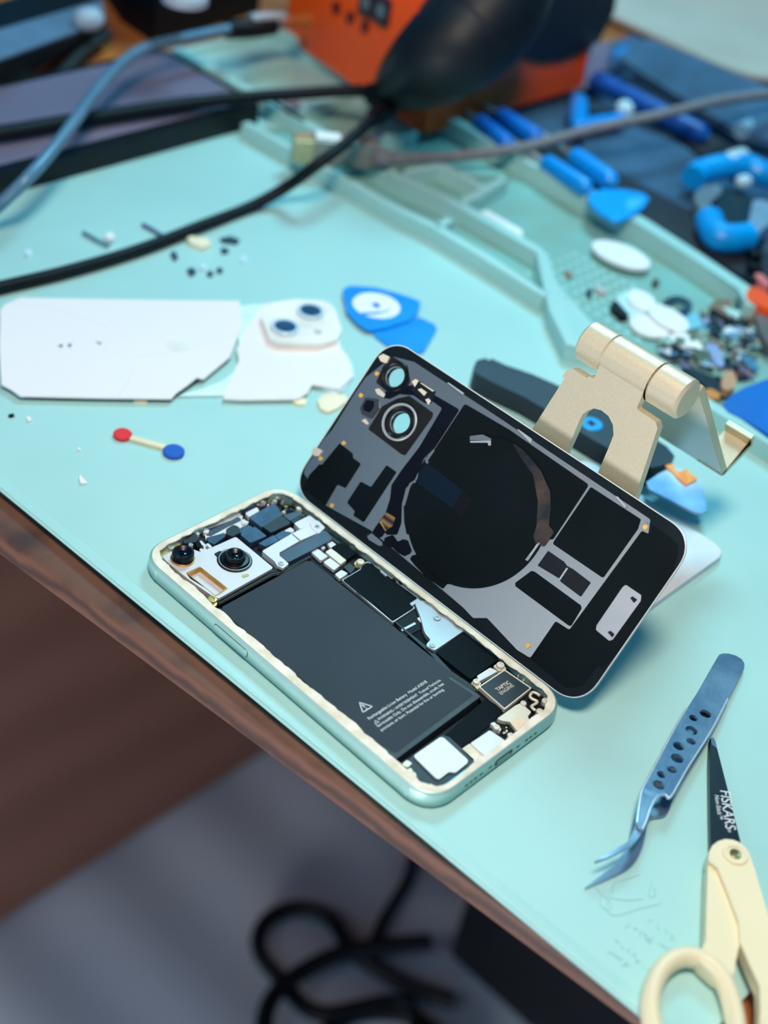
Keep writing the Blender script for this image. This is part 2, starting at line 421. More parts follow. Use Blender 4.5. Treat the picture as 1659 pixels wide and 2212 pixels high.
# ================================================================== OPEN PHONE
W_, L_ = 71.6, 147.6
ph = thing('open_phone', 'silver smartphone lying face down with its back off, showing battery and cameras', 'phone', (W_/2, L_/2, 0))
def pp(view, pts, z): return GROUND.pts(view, pts, z)
def inset(i, r=12): return rrect(i, i, W_-i, L_-i, max(r-i, 1.5), 14)
bm = bmesh.new()
ring_loft(bm, GROUND, [(inset(3.2),.25),(inset(1.2),.25),(inset(.35),.7),(inset(0),1.6),(inset(0),5.9),(inset(.2),6.6),(inset(.65),7.15),(inset(1.1),7.35),(inset(3.0),7.35),(inset(3.2),7.15),(inset(3.2),1.2)])
link('frame', bm, m_alu, ph, 40)
slab('mid_plate', inset(2.9), GROUND, .3, 1.6, m_pcb, ph)
bm = bmesh.new(); base = inset(.95); inn = inset(3.0); rr = random.Random(5); jit = [rr.uniform(-.35,.55) for _ in base]
cx, cy = W_/2, L_/2
def sub(pts_, k):  # resample a closed loop so the residue edge can wander
    out = []
    for i in range(len(pts_)):
        a, b = Vector(pts_[i]), Vector(pts_[(i+1) % len(pts_)]); n = max(1, int((b-a).length/k))
        out += [tuple(a.lerp(b, j/n)) for j in range(n)]
    return out
base = sub(inset(1.0), 1.6)
def inward(p, d):
    v = Vector((min(max(p[0], 13), W_-13), min(max(p[1], 13), L_-13)))-Vector(p); v.normalize(); return (p[0]+v.x*d, p[1]+v.y*d)
w_ = 0; mid = []; inn = []
for p in base:
    w_ = w_*.7+rr.uniform(-.5,.5); mid.append(inward(p, .35)); inn.append(inward(p, (3.1 if p[0] < 4 else 2.4)+w_*.9))
ring_loft(bm, GROUND, [(base,7.34),(mid,7.5),(inn,7.52),([inward(p,.25) for p in inn],7.2)])
link('adhesive_residue', bm, m_resid, ph, 40)
slab('chassis_tray', fillet([(3.4,10),(10,3.4),(61.6,3.4),(68.2,10),(68.2,118),(49.5,118),(49.5,20),(3.4,20)], 3), GROUND, 1.5, 4.3, m_pcb, ph)
slab('chassis_tray', fillet([(8,113.5),(68.2,113.5),(68.2,137),(60,144.2),(12,144.2),(8,138)], 4), GROUND, 1.5, 3.7, m_pcb, ph)
# side button and bottom openings
SIDE = Plane((0,0,0), (0,-1,0), (0,0,1)); 
a0 = SIDE.px(463, 1358); a1 = SIDE.px(533, 1421)
bz = 3.9
slab('side_button', fillet([(a0[0],bz-1.5),(a1[0],bz-1.5),(a1[0],bz+1.5),(a0[0],bz+1.5)], 1.45, 8), SIDE, -.05, .3, m_alu, ph, bevel=.12)
slab('button_gap', fillet([(a0[0]-.25,bz-1.75),(a1[0]+.25,bz-1.75),(a1[0]+.25,bz+1.75),(a0[0]-.25,bz+1.75)], 1.7, 8), SIDE, -.1, .04, m_dark, ph)
for yy in (10.5, 136.5):
    slab('antenna_band', [(-yy-.55,1.4),(-yy+.55,1.4),(-yy+.55,6.2),(-yy-.55,6.2)], SIDE, -.05, .03, mat('antenna_plastic', (150,190,186), .6), ph)
BOT = Plane((0,0,0), (1,0,0), (0,0,1))
for q in ((1115,790),(1045,840),(980,895),(840,1010),(410,1335),(265,1450),(180,1505),(110,1560),(40,1610)):
    c = BOT.px(*vp('O', [q])[0]); slab('speaker_hole', fillet([(c[0]-.8,3.5),(c[0]+.8,3.5),(c[0]+.8,4.5),(c[0]-.8,4.5)], .48, 5), BOT, -.1, .04, m_dark, ph)
c = BOT.px(*vp('O', [(620,1170)])[0])
slab('charging_port', fillet([(c[0]-4.6,2.4),(c[0]+4.6,2.4),(c[0]+4.6,5.4),(c[0]-4.6,5.4)], 1.5, 8), BOT, -.1, .05, m_dark, ph)
slab('port_tongue', [(c[0]-3.3,3.2),(c[0]+3.3,3.2),(c[0]+3.3,4.0),(c[0]-3.3,4.0)], BOT, 0, .1, m_alu, ph)

def comp(name, view, pts, top, mt, bot=1.5, r=.4, bevel=.12, holes=(), parent=None, smooth=21):
    return slab(name, pp(view, pts, top), GROUND, bot, top, mt, parent or ph, r, holes, bevel if not holes else 0, smooth)
def screw(view, q, top, rad, mt=None, head='screw'):
    c = pp(view, [q], top)[0]
    bm = bmesh.new(); lathe_bm(bm, GROUND, c, [(rad*1.02,1.5),(rad*1.02,top-.35),(rad*.92,top-.05),(rad*.75,top),(rad*.45,top-.02),(rad*.4,top-.25),(0,top-.25)], 20)
    o = link(head, bm, mt or m_silver, ph)
    return o
# battery
ZB = 6.2
bt = comp('battery', 'x', [(474,1314),(668.5,1208.5),(1039,1503.8),(853.5,1641)], ZB, m_batt, r=1.4, bevel=.7)
comp('battery_wrap_fold', 'C', [(745,640),(985,790),(330,1275),(215,1190),(240,1170),(330,1230),(930,785),(735,655)], ZB+.06, m_battw, bot=ZB-.3, r=.8, bevel=.05, parent=bt)
comp('battery_wrap_fold', 'a', [(690,660),(740,620),(1659,1400),(1659,1480)], ZB-.2, m_battw, bot=2, r=.2, bevel=.1, parent=bt)
def line_on(name, s, pa, pb, view='C', z=ZB, parent=bt, mt=m_print, **k):
    a, b = pp(view, [pa, pb], z); return text_on(name, s, GROUND, a, b, z+.005, mt, parent, **k)
line_on('battery_lettering', 'Rechargeable Li-ion Battery  Model A3018', (134,970), (577,684))
line_on('battery_lettering', 'WARNING / AVERTISSEMENT  Trained Technicia', (207,976), (681,672))
line_on('battery_lettering', 'Serviceable Only. Do not disassemble, crush, hea', (200,1028), (705,700))
line_on('battery_lettering', 'puncture, or burn. Potential for fire or burning', (228,1058), (704,745))
def warn(A_, B_, C_, wd):
    P3 = [Vector((*p, 0)) for p in pp('C', [A_, B_, C_], ZB)]; bm = bmesh.new()
    for i in range(3):
        a, b = P3[i], P3[(i+1) % 3]; d = (b-a).normalized(); s = Vector((-d.y, d.x, 0))*wd
        prism(bm, GROUND, [((a-d*wd+s).x,(a-d*wd+s).y),((b+d*wd+s).x,(b+d*wd+s).y),((b+d*wd-s).x,(b+d*wd-s).y),((a-d*wd-s).x,(a-d*wd-s).y)], ZB, ZB+.025)
    return bm, P3
bm, P3 = warn((58,838), (156,868), (84,914), .2)
cc = (P3[0]+P3[1]+P3[2])/3; apex = P3[0]; 
top = P3[0]; base_mid = (P3[1]+P3[2])/2; ax = (P3[0]-base_mid)
# the mark's upright axis is the phone's long axis
prism(bm, GROUND, [(cc.x-.2,cc.y-.1),(cc.x+.2,cc.y-.1),(cc.x+.25,cc.y+1.4),(cc.x-.25,cc.y+1.4)], ZB, ZB+.025); prism(bm, GROUND, circle(cc.x, cc.y-.75, .25, 10), ZB, ZB+.025)
link('warning_triangle', bm, m_print, bt)
bm, _ = warn((176,975), (206,986), (178,1003), .1); link('warning_triangle', bm, m_print, bt)

# rear camera module
ZC = 6.3
cam_out = pp('A', [(182,657),(270,612),(430,604),(480,622),(618,565),(755,503),(1048,745),(620,985),(560,955),(400,845),(232,712)], ZC)
pocket = pp('A', [(366,785),(475,735),(697,908),(632,948),(560,930),(400,830)], ZC)
cm = slab('camera_module', fillet(cam_out, .9), GROUND, 1.5, ZC, m_white, ph, 0, [fillet(pocket, .5)])
bm = bmesh.new()
pk = fillet(pp('A', [(366,785),(475,735),(697,908),(600,968)], ZC), .5); pkin = [(p[0]*.93+sum(q[0] for q in pk)/len(pk)*.07, p[1]*.93+sum(q[1] for q in pk)/len(pk)*.07) for p in pk]
ring_loft(bm, GROUND, [(pk,4.0),(pk,ZC+.12),(pkin,ZC+.12),(pkin,4.0)])
link('pocket_wall', bm, m_gold, cm)
slab('pocket_floor', pk, GROUND, 3.6, 4.1, m_white, cm)
def lens(cpx, zt, r_collar, r_barrel, zbase, prof_name):
    c = pp('A', [cpx], zt)[0]
    bm = bmesh.new()
    lathe_bm(bm, GROUND, c, [(r_collar,zbase-.2),(r_collar,zbase+.9),(r_collar-.35,zbase+1.2),(r_barrel+.1,zbase+1.3),(r_barrel,zbase+1.6),(r_barrel,zt-.35),(r_barrel-.3,zt),(r_barrel-.75,zt),(r_barrel*.42,zt-.9),(r_barrel*.42,zt-1.2),(0,zt-1.2)], 48)
    o = link('lens_barrel', bm, m_lens, cm, 28)
    lathe('lens_glass', GROUND, c, [(r_barrel*.40,zt-1.1),(r_barrel*.3,zt-.85),(r_barrel*.15,zt-.72),(0,zt-.68)], m_glasslens, o, 32)
    return c, o
c1, o1 = lens((346,618), 9.9, 4.1, 4.0, ZC, '')
lathe('lens_collar', GROUND, c1, [(4.5,ZC-.3),(4.5,ZC+.45),(4.1,ZC+.6)], m_gold, o1, 40)
c2, o2 = lens((752,636), 9.6, 5.4, 3.75, ZC, '')
lathe('lens_collar', GROUND, c2, [(6.5,ZC-.3),(6.5,ZC+.22),(6.1,ZC+.34),(5.4,ZC+.34)], m_dark, o2, 48)
lathe('lens_collar', GROUND, c2, [(5.95,ZC+.3),(5.95,ZC+.62),(5.75,ZC+.68),(5.6,ZC+.6)], m_silver, o2, 48)
comp('focus_contact', 'A', [(585,635),(630,612),(665,625),(655,650),(610,660)], ZC+.25, m_dark, ZC-.1, parent=cm)
comp('focus_contact', 'A', [(800,800),(855,790),(858,805),(812,822)], ZC+.2, m_gold, ZC-.1, parent=cm)
comp('gold_rail', 'A', [(235,760),(300,800),(420,890),(500,960),(480,985),(400,925),(250,810)], 4.6, m_gold)
comp('rail_clip', 'A', [(415,905),(440,895),(460,920),(432,935)], 5.2, m_white)
screw('A', (565,1020), 5.6, 2.1, m_gold); screw('A', (570,985), 6.1, 1.9, m_gold, 'standoff')
screw('A', (250,582), 6.2, 1.2); screw('A', (405,562), 6.3, .9)
comp('corner_bracket', 'A', [(150,640),(225,560),(280,545),(330,555),(270,612),(182,657),(215,720),(190,715)], 5.2, mat('olive_metal', (186,172,120), .4, .5), bot=1.5)
# earpiece and front sensors
comp('sensor_plate', 'A', [(405,470),(500,425),(790,300),(850,380),(760,440),(660,500),(560,560),(505,605),(430,560)], 4.2, m_dark)
comp('earpiece_rim', 'A', [(505,425),(600,395),(690,365),(730,350),(780,318),(812,345),(800,365),(860,385),(840,410),(770,445),(700,470),(560,530),(520,520)], 5.0, m_white, bot=3)
comp('earpiece_mesh', 'A', [(540,440),(640,405),(720,375),(775,345),(800,372),(700,420),(560,495),(525,490)], 5.25, m_slate, bot=3)
comp('blue_foil', 'A', [(525,510),(600,490),(672,470),(668,505),(590,560),(545,545)], 5.4, m_foil, bot=3)
comp('proximity_sensor', 'A', [(680,445),(735,408),(780,425),(792,470),(730,500),(685,485)], 7.0, m_chip, bot=3, r=.8)
comp('flash_flex', 'A', [(340,515),(380,480),(425,462),(470,520),(440,545),(350,555)], 6.2, m_chip, bot=3)
for q in ([(430,452),(452,445),(475,480),(455,490)], [(465,540),(485,530),(530,575),(512,585)], [(520,560),(540,552),(570,580),(555,592)], [(470,600),(510,580),(530,605),(485,622)], [(800,380),(825,360),(835,395),(812,410)], [(500,470),(515,440),(550,450),(540,475)]):
    comp('sensor_clip', 'A', q, 5.7, m_white, bot=3, r=.25)
for i in range(3):
    comp('flex_lead', 'A', [(425+i*18,520+i*6),(432+i*18,516+i*6),(470+i*18,585+i*4),(462+i*18,590+i*4)], 5.9, m_rub, bot=5, r=.1, bevel=0)
# face sensor bay
comp('front_camera_cover', 'K', [(215,600),(450,480),(545,520),(330,645)], 5.2, m_slate)
comp('front_camera_strip', 'K', [(330,650),(540,540),(582,612),(392,722)], 5.6, m_white)
comp('sensor_foil', 'K', [(400,725),(640,585),(800,500),(870,480),(1000,680),(620,905)], 6.3, m_foil, r=.6)
comp('sensor_chip', 'K', [(640,890),(990,690),(1145,830),(790,1000)], 7.1, m_chip, r=.3)
comp('sensor_foil', 'K', [(235,1030),(500,890),(718,1060),(440,1180),(400,1170)], 6.0, m_foil, r=.5)
comp('sensor_foil', 'K', [(245,920),(400,865),(468,900),(255,1025),(235,980)], 5.8, m_foil, r=.9)
comp('sensor_foil', 'K', [(565,1195),(840,1035),(938,1140),(700,1250)], 5.7, m_foil, r=.5)
comp('sensor_foil', 'K', [(860,1048),(1010,962),(1130,985),(1150,1020),(945,1135)], 5.9, m_foil, r=.4)
comp('sensor_clip', 'K', [(1020,970),(1140,905),(1210,955),(1180,995),(1120,985)], 6.0, m_white, r=.3)
comp('sensor_ribbon', 'K', [(1010,690),(1260,615),(1330,680),(1130,790)], 5.4, m_slate)
comp('sensor_ribbon', 'K', [(1150,790),(1340,680),(1370,715),(1190,830)], 5.9, m_chip)
# silver shield bracket
ZS = 6.2
comp('upper_shield', 'K', [(1205,830),(1480,690),(1640,800),(1740,900),(1690,960),(1550,1000),(1450,880),(1310,935)], ZS, m_white, r=.5)
comp('shield_bracket', 'K', [(630,1330),(1180,1008),(1440,880),(1540,885),(1640,1000),(1310,1145),(930,1365),(1110,1560),(1010,1640),(900,1590),(850,1510)], ZS+.15, m_white, r=.5)
comp('shield_seam', 'K', [(1165,1030),(1180,1020),(1318,1135),(1300,1148)], ZS+.19, m_slate, bot=ZS, r=0, bevel=0)
comp('bracket_tab', 'A', [(1330,395),(1395,375),(1452,430),(1400,480),(1350,440)], ZS+.35, m_white, r=.6)
screw('A', (1390,420), ZS+.6, 1.0); screw('A', (1108,708), ZS+.5, 1.15)
comp('antenna_bar', 'A', [(1092,640),(1140,605),(1455,452),(1512,520),(1165,702)], 6.6, m_slate, r=.7, bevel=.25)
comp('bay_block', 'A', [(1450,455),(1530,500),(1640,560),(1610,590),(1500,525)], 5.4, m_chip)
# tiny parts in the rounded corner by the earpiece
rr = random.Random(11); cl = [(520,470),(640,420),(780,330),(900,300),(1000,380),(1150,470),(1300,560),(1400,650),(1330,640),(1200,600),(1030,640),(900,500),(780,470),(640,560),(540,520)]
cms = [m_white, m_white, m_tan, m_chip, m_slate, m_gold, m_slate, m_white]
for i in range(44):
    k = rr.randrange(6); base_q = [(600,410),(700,470),(800,360),(900,330),(980,430),(1060,500),(1120,560),(1180,480),(1290,560),(840,440),(1060,610),(600,520),(690,330),(1180,620),(1400,650)][i % 15]
    u, v = base_q[0]+rr.uniform(-50,50), base_q[1]+rr.uniform(-40,40); s = rr.uniform(16,44); tq = rr.uniform(.5,1.1)
    comp('tiny_component', 'K', [(u-s*.9,v+s*.25*tq),(u,v-s*.45),(u+s*.9,v),(u,v+s*.6)], 4.6+rr.uniform(0,1.5), cms[i % 8], r=.15, bevel=.08)
for q in ((1290,560,60),(420,450,44),(520,410,40),(690,330,36)):
    comp('brass_block', 'K', [(q[0]-q[2],q[1]-q[2]*.3),(q[0],q[1]-q[2]*.5),(q[0]+q[2],q[1]+q[2]*.2),(q[0],q[1]+q[2]*.5)], 6.2, m_tan, r=.4)
# logic board row
comp('logic_board', 'B', [(100,330),(260,170),(430,190),(600,290),(760,420),(1230,790),(1659,1090),(1659,1480),(1360,1330),(960,1040),(400,620)], 3.2, m_pcb)
for q in ([(150,335),(215,300),(315,378),(245,420)], [(270,435),(335,392),(435,468),(375,515)], [(385,555),(450,512),(515,545),(433,602)]):
    comp('shield_can', 'B', q, 5.6, m_white, r=.4)
comp('shield_can', 'B', [(290,332),(348,297),(500,415),(440,455)], 5.8, m_tan, r=.4)
comp('shield_can', 'B', [(300,240),(348,222),(398,258),(340,293)], 5.6, m_white, r=.3)
comp('shield_can', 'B', [(245,292),(272,274),(292,290),(264,306)], 5.4, m_white, r=.15)
comp('connector_cover', 'B', [(350,285),(440,240),(520,280),(605,340),(500,412)], 6.0, m_black, r=.6)
comp('shield_can', 'B', [(470,480),(530,445),(590,490),(540,550)], 5.0, m_chip, r=.3)
screw('B', (640,425), 6.9, 1.5, m_tan); screw('B', (625,450), 5.2, 2.0, m_gold, 'standoff')
comp('board_shield_edge', 'B', [(452,612),(600,525),(640,500),(655,450),(710,428),(765,450),(1218,790),(1140,860),(1185,890),(960,1036),(770,880),(610,740),(590,730)], 5.6, m_silver, r=.5)
comp('board_shield', 'B', [(465,612),(640,508),(662,458),(712,437),(758,458),(1205,792),(1130,848),(1170,886),(960,1018),(775,862),(605,730)], 5.8, m_black, r=.5)
comp('shield_step', 'B', [(760,825),(870,762),(920,770),(1050,885),(1130,850),(1165,886),(960,1012)], 6.0, m_black, r=.5, bevel=.08)
comp('shield_tab', 'B', [(1130,845),(1210,795),(1235,815),(1150,870)], 6.2, m_silver, r=.2)
rr = random.Random(21)
for i in range(22):
    s = i/21; u = 480+s*1150; v = 215+s*865 if s < .15 else 300+s*790
    u += 60; v += rr.uniform(-18,18); a = rr.uniform(12,34)
    comp('edge_spring', 'B', [(u-a*1.2,v-a*.75),(u-a*.9,v-a*1.0),(u+a*1.2,v+a*.75),(u+a*.9,v+a*1.1)], 5.2+rr.uniform(0,1.4), [m_tan, m_silver, m_gold, m_chip, m_dark][i % 5], r=.1, bevel=.05)
comp('battery_bracket', 'C', [(482,82),(528,58),(560,66),(620,110),(845,268),(848,295),(632,442),(565,405),(575,385),(602,360),(562,315),(545,280),(530,205)], 6.3, m_silver, r=.8)
screw('C', (652,190), 6.8, 1.35); screw('C', (615,400), 6.7, 1.0)
comp('flex_connector', 'C', [(320,215),(500,110),(530,205),(545,270),(400,345),(370,290)], 5.0, m_pcb, r=.4)
comp('flex_connector', 'C', [(375,280),(480,225),(490,240),(385,295)], 5.3, m_silver, r=.1)
comp('flex_connector', 'C', [(400,310),(545,290),(600,360),(560,400),(480,380)], 4.6, m_black, r=.4)
comp('clip', 'C', [(498,195),(520,185),(545,215),(525,225)], 5.6, m_white, r=.2)
comp('main_processor_cover', 'C', [(640,455),(850,298),(880,305),(1112,470),(1110,515),(905,662)], 5.9, m_black, r=.6, bevel=.3)
comp('battery_gasket', 'C', [(300,200),(340,225),(620,450),(640,470),(760,600),(960,735),(940,750),(720,610),(600,470)], 5.4, m_dark, r=.3)
comp('speaker_clip', 'C', [(955,635),(1055,572),(1112,600),(968,678)], 6.0, m_white, r=.3)
screw('C', (1135,548), 6.9, 1.45, m_tan); screw('C', (950,674), 6.7, 1.2, m_tan)
comp('clip_foot', 'C', [(1080,560),(1125,530),(1165,560),(1180,585),(1120,600)], 5.8, m_tan, r=.4)
comp('clip_foot', 'C', [(910,690),(950,650),(985,690),(960,740)], 5.6, m_tan, r=.4)
te_edge = comp('vibration_motor', 'C', [(966,716),(1165,585),(1372,727),(1165,892)], 5.9, m_tan, r=.3)
comp('motor_cover', 'C', [(982,716),(1165,596),(1356,727),(1165,877)], 6.1, m_chip, bot=5.5, r=.25, parent=te_edge)
line_on('motor_lettering', 'TAPTIC', (1112,752), (1212,690), 'C', 6.1, te_edge, mat('tan_print', (200,186,170), .6), bold=.02)
line_on('motor_lettering', 'ENGINE', (1142,780), (1240,712), 'C', 6.1, te_edge, MATS['tan_print'])
comp('lower_flex', 'C', [(690,1100),(740,1060),(1012,815),(1060,830),(1155,890),(1060,1000),(900,1140),(830,1188)], 4.8, m_black, r=.5)
comp('loudspeaker', 'C', [(385,1318),(470,1240),(560,1210),(680,1090),(725,1085),(948,1288),(935,1340),(820,1420),(690,1492),(570,1475),(490,1405)], 5.2, m_chip, r=2, bevel=.5)
comp('loudspeaker_plate', 'C', [(468,1245),(672,1103),(700,1106),(888,1278),(880,1300),(792,1372),(740,1366),(668,1422),(640,1415)], 5.9, m_white, r=1.0)
for q in ([(380,1310),(420,1275),(460,1300),(425,1335)], [(420,1350),(450,1335),(470,1365),(445,1380)], [(450,1380),(480,1365),(495,1395),(470,1410)]):
    comp('speaker_contact', 'C', q, 5.4, m_tan, r=.3)
comp('port_shield', 'C', [(905,1148),(1052,1050),(1172,1130),(1010,1242)], 5.8, m_white, r=.3)
comp('port_flange', 'C', [(835,1195),(900,1150),(1015,1245),(1200,1120),(1225,1140),(1000,1290),(930,1290)], 5.2, m_resid, r=.4)
comp('corner_shield', 'C', [(1108,962),(1242,862),(1290,842),(1368,910),(1340,945),(1365,985),(1300,1035),(1255,1052),(1205,985),(1150,978)], 5.9, m_tan, r=.3)
comp('shield_tape', 'C', [(1215,980),(1260,945),(1290,950),(1335,985),(1260,1045)], 5.95, mat('peach_tape', (228,204,172), .5), bot=5.7, r=.5, bevel=.03)
for q, rd in (((1310,840),1.1),((1435,902),1.3),((1478,822),1.3),((1105,1022),1.2),((1215,1087),1.2)):
    screw('C', q, 6.4, rd, m_tan)
comp('clip_foot', 'C', [(1055,1000),(1085,985),(1140,1040),(1130,1060)], 5.8, m_white, r=.3)
comp('clip_foot', 'C', [(1285,850),(1300,820),(1335,850),(1320,870)], 5.8, m_white, r=.3)
tube('serpentine_lead', spline([Vector((*p, 5.9)) for p in pp('C', [(1432,790),(1412,772),(1378,762),(1358,790),(1375,812),(1412,830),(1402,848),(1370,868),(1385,890),(1400,898)], 5.9)], 5), .55, m_tan, ph, 8)
comp('corner_board', 'C', [(1255,815),(1370,735),(1470,770),(1500,850),(1430,930),(1370,900),(1330,870)], 4.6, m_pcb, r=1)
comp('corner_board', 'C', [(1120,1030),(1200,990),(1255,1060),(1210,1110),(1140,1080)], 4.6, m_pcb, r=.5)
rr = random.Random(31)
for i in range(16):
    u, v = 1270+rr.uniform(0,200), 640+rr.uniform(-30,140)
    if i > 8: u, v = 1150+rr.uniform(0,50), 1020+rr.uniform(0,60)
    a = rr.uniform(6,13)
    comp('tiny_component', 'C', [(u-a,v),(u,v-a*.7),(u+a,v),(u,v+a*.7)], 5+rr.uniform(0,.8), [m_white, m_tan, m_dark, m_gold][i % 4], r=.1, bevel=.04)
# camera flex bundle between the module and the battery
for i, (dz, mt) in enumerate(((0,m_dark),(.25,mat('brown_flex_edge', (62,46,36), .45, 0, .3, 200)),(.5,m_dark))):
    o = i*14
    comp('camera_flex', 'A', [(612,985+o),(1045,755+o),(1120,745+o),(1330,650+o*.3),(1345,662+o*.3),(1130,765+o),(1040,780+o),(620,1010+o)], 5.2-dz, mt, r=.3, bevel=.05)
# left side parts beside the battery
for q in ([(700,660),(740,690),(760,730),(720,710)], [(810,800),(860,800),(1060,970),(1120,1040),(1090,1060),(980,960)], [(1110,1020),(1150,1050),(1215,1110),(1190,1115)]):
    comp('button_flex', 'a', q, 6.0, m_dark, bot=2, r=.2)
comp('button_spring', 'a', [(920,880),(935,870),(1050,965),(1040,980)], 6.3, m_silver, r=.1)

# ================================================================== BACK COVER leaning open on the stand
TH = 0.89581041
e_up = Vector((math.cos(TH), 0, math.sin(TH)))
CV = Plane((71.6-.2, -4.28, 6.98), (0,1,0), e_up)
if CV.n.x > 0: CV = Plane((71.6-.2, -4.28+147, 6.98), (0,-1,0), e_up)
cw, chh = 147.0, 71.0
cv = thing('phone_back_cover', 'removed phone back panel propped upright, dark films and wireless charging coil inside', 'phone cover', CV.w(cw/2, 0, 0))
def cpx(view, pts, h=0): return CV.pts(view, pts, h)
def disc_in(view, q, r, h=0): c = cpx(view, [q], h)[0]; return c, circle(c[0], c[1], r, 36)
hc1, hole1 = disc_in('D', (843,292), 4.1)
hc2, hole2 = disc_in('D', (886,682), 4.3)
outer = rrect(0, 0, cw, chh, 11.5, 12)
slab('back_glass', outer, CV, -.95, 0, m_rim, cv, 0, [hole1, hole2])
bm = bmesh.new(); ring_loft(bm, CV, [(rrect(0,0,cw,chh,11.5,12),-.3),(rrect(0,0,cw,chh,11.5,12),.15),(rrect(.15,.15,cw-.15,chh-.15,11.4,12),.22),(rrect(.35,.35,cw-.35,chh-.35,11.2,12),.15),(rrect(.35,.35,cw-.35,chh-.35,11.2,12),0)])
link('cover_lip', bm, m_rim, cv)
slab('black_border', rrect(.3,.3,cw-.3,chh-.3,11.3,12), CV, 0, .08, mat('black_border_ink', (14,24,29), .5, 0, .15, 60, spec=.12), cv, 0, [hole1, hole2])
def film(name, view, pts, h, mt, r=.6, th=.09, holes=()):
    p = cpx(view, pts, h); p = fillet(p, r)
    return slab(name, p, CV, h-th, h, mt, cv, 0, holes)
# grey conductive sheet (one big sheet under the black films)
film('graphite_sheet', 'x', [(848,770),(895,782),(1064,893),(1256,1022),(1405,1122),(1396,1180),(1240,1395),(1143,1420),(1117,1404),(1052,1335),(1022,1335),(1000,1312),(960,1278),(800,1145),(704,1092),(656,1022),(660,1010),(700,948),(718,928),(766,850),(790,815)], .17, m_grey, 1.2, .09, [hole1, hole2])
def dk(name, view, pts, lvl, mt=None, r=.7, holes=(), th=.1): return film(name, view, pts, .27+.1*lvl, mt or m_black, r, th, holes)
dk('black_film', 'D', [(58,1245),(110,1130),(200,1035),(215,1045),(370,858),(480,945),(485,985),(552,1035),(420,1242),(350,1212),(250,1390)], 0)
dk('black_film', 'D', [(770,1045),(855,1105),(575,1535),(485,1475),(500,1440),(432,1365),(548,1185),(638,1232)], 0)
dk('camera_gasket', 'D', [(730,545),(860,478),(965,455),(1168,600),(1160,640),(930,962),(900,955),(612,738),(700,600)], 0, mat('brown_black_gasket', (27,28,29), .5, 0, .2, 60, spec=.12), .8, [hole2])
dk('camera_gasket', 'D', [(820,118),(950,200),(972,330),(930,420),(800,440),(680,340),(740,200)], 0, MATS['brown_black_gasket'], .8, [hole1])
dk('flex_cable', 'D', [(945,370),(1010,360),(1200,460),(1392,572),(1180,900),(1090,985),(1010,1170),(935,1240),(900,1380),(895,1540),(860,1640),(770,1640),(700,1530),(760,1460),(800,1330),(812,1215),(900,1085),(1050,890),(1245,560),(1160,500),(1100,520),(1000,450),(880,440),(800,480),(720,470),(760,420)], .4, m_navy, 1.0)
dk('flex_tail', 'P', [(880,560),(960,530),(1010,600),(1060,575),(1110,585),(1150,690),(1130,720),(1075,745),(1010,710),(960,660),(900,640),(870,600)], .6, m_navy, .8)
# copper sheen of the black flex, painted as gold stripes
dk('copper_flex', 'P', [(900,310),(935,330),(985,360),(960,440),(920,470),(895,492),(828,402),(850,370)], .9, m_copper, .4)
dk('flex_stiffener', 'P', [(826,400),(840,388),(895,490),(880,500)], 1.3, m_gold, .1, th=.3)
dk('flex_plug', 'P', [(775,470),(826,402),(888,498),(850,550),(820,560),(760,500)], 1.4, m_navy, .3, th=.3)
dk('plug_bracket', 'P', [(705,545),(750,515),(850,600),(860,640),(820,640),(720,580)], 1.5, m_grey, .3, th=.5)
dk('plug_socket', 'P', [(690,530),(720,505),(770,500),(800,560),(790,590),(700,560)], 1.2, m_dark, .3, th=.4)
# coil area
dk('black_film', 'x', [(1004,872),(1100,928),(1272,1047),(1264,1060),(1195,1165),(1120,1170),(900,1020),(922,985),(935,976)], 0, m_black, 1.2)
bnd = cpx('Y', [(215,760),(222,900),(380,1280),(560,1400),(800,1450),(1050,1400),(1160,1385),(1370,1190),(1460,900),(1460,700),(1380,460),(1230,290),(1010,170),(860,155),(640,220),(470,330)], .4)
# least-squares circle
sx = sy = sxx = syy = sxy = sxz = syz = sz = 0; n_ = len(bnd)
import numpy as np
A_ = np.array([[2*p[0], 2*p[1], 1] for p in bnd]); b_ = np.array([p[0]**2+p[1]**2 for p in bnd]); sol = np.linalg.lstsq(A_, b_, rcond=None)[0]
cc0 = (float(sol[0]), float(sol[1])); cr = math.sqrt(float(sol[2])+cc0[0]**2+cc0[1]**2)
dk('black_film', 'Y', [(290,555),(330,570),(620,760),(900,900),(700,1440),(575,1428),(540,1472),(400,1370),(300,1270),(258,1215),(275,1185),(335,1170),(300,1050),(275,1000),(230,1005),(210,900),(205,760),(240,640)], .3, m_black, .8)
slab('charging_coil', circle(cc0[0], cc0[1], cr*.985, 96), CV, .2, .62, m_black, cv, bevel=.3)
dk('brown_film', 'Y', [(1120,210),(1230,290),(1380,470),(1455,640),(1462,760),(1445,930),(1490,985),(1400,1110),(1330,1080),(1310,1020),(1340,930),(1350,720),(1310,500),(1200,340)], 4.0, m_brownfilm, 1.0)
dk('coil_tape', 'Y', [(330,480),(400,400),(480,450),(700,625),(795,710),(695,865),(630,790),(560,735),(380,610),(320,565)], 4.1, mat('teal_navy_tape', (3,22,38), .5, 0, .1, 60, spec=.15), .5)
dk('coil_tape_end', 'Y', [(700,632),(795,708),(692,866),(622,775)], 4.6, mat('midnight_tape', (3,3,12), .5, spec=.2), .3)
for q in ([(770,165),(880,152),(955,190),(945,205),(770,200)], [(1355,1072),(1368,1082),(1265,1232),(1240,1222)]):
    dk('coil_clip', 'Y', q, 4.6, m_grey, .2, th=.4)
dk('coil_clip', 'Y', [(770,208),(950,204),(950,245),(930,248),(920,222),(775,222)], 4.6, m_silver, .1, th=.3)
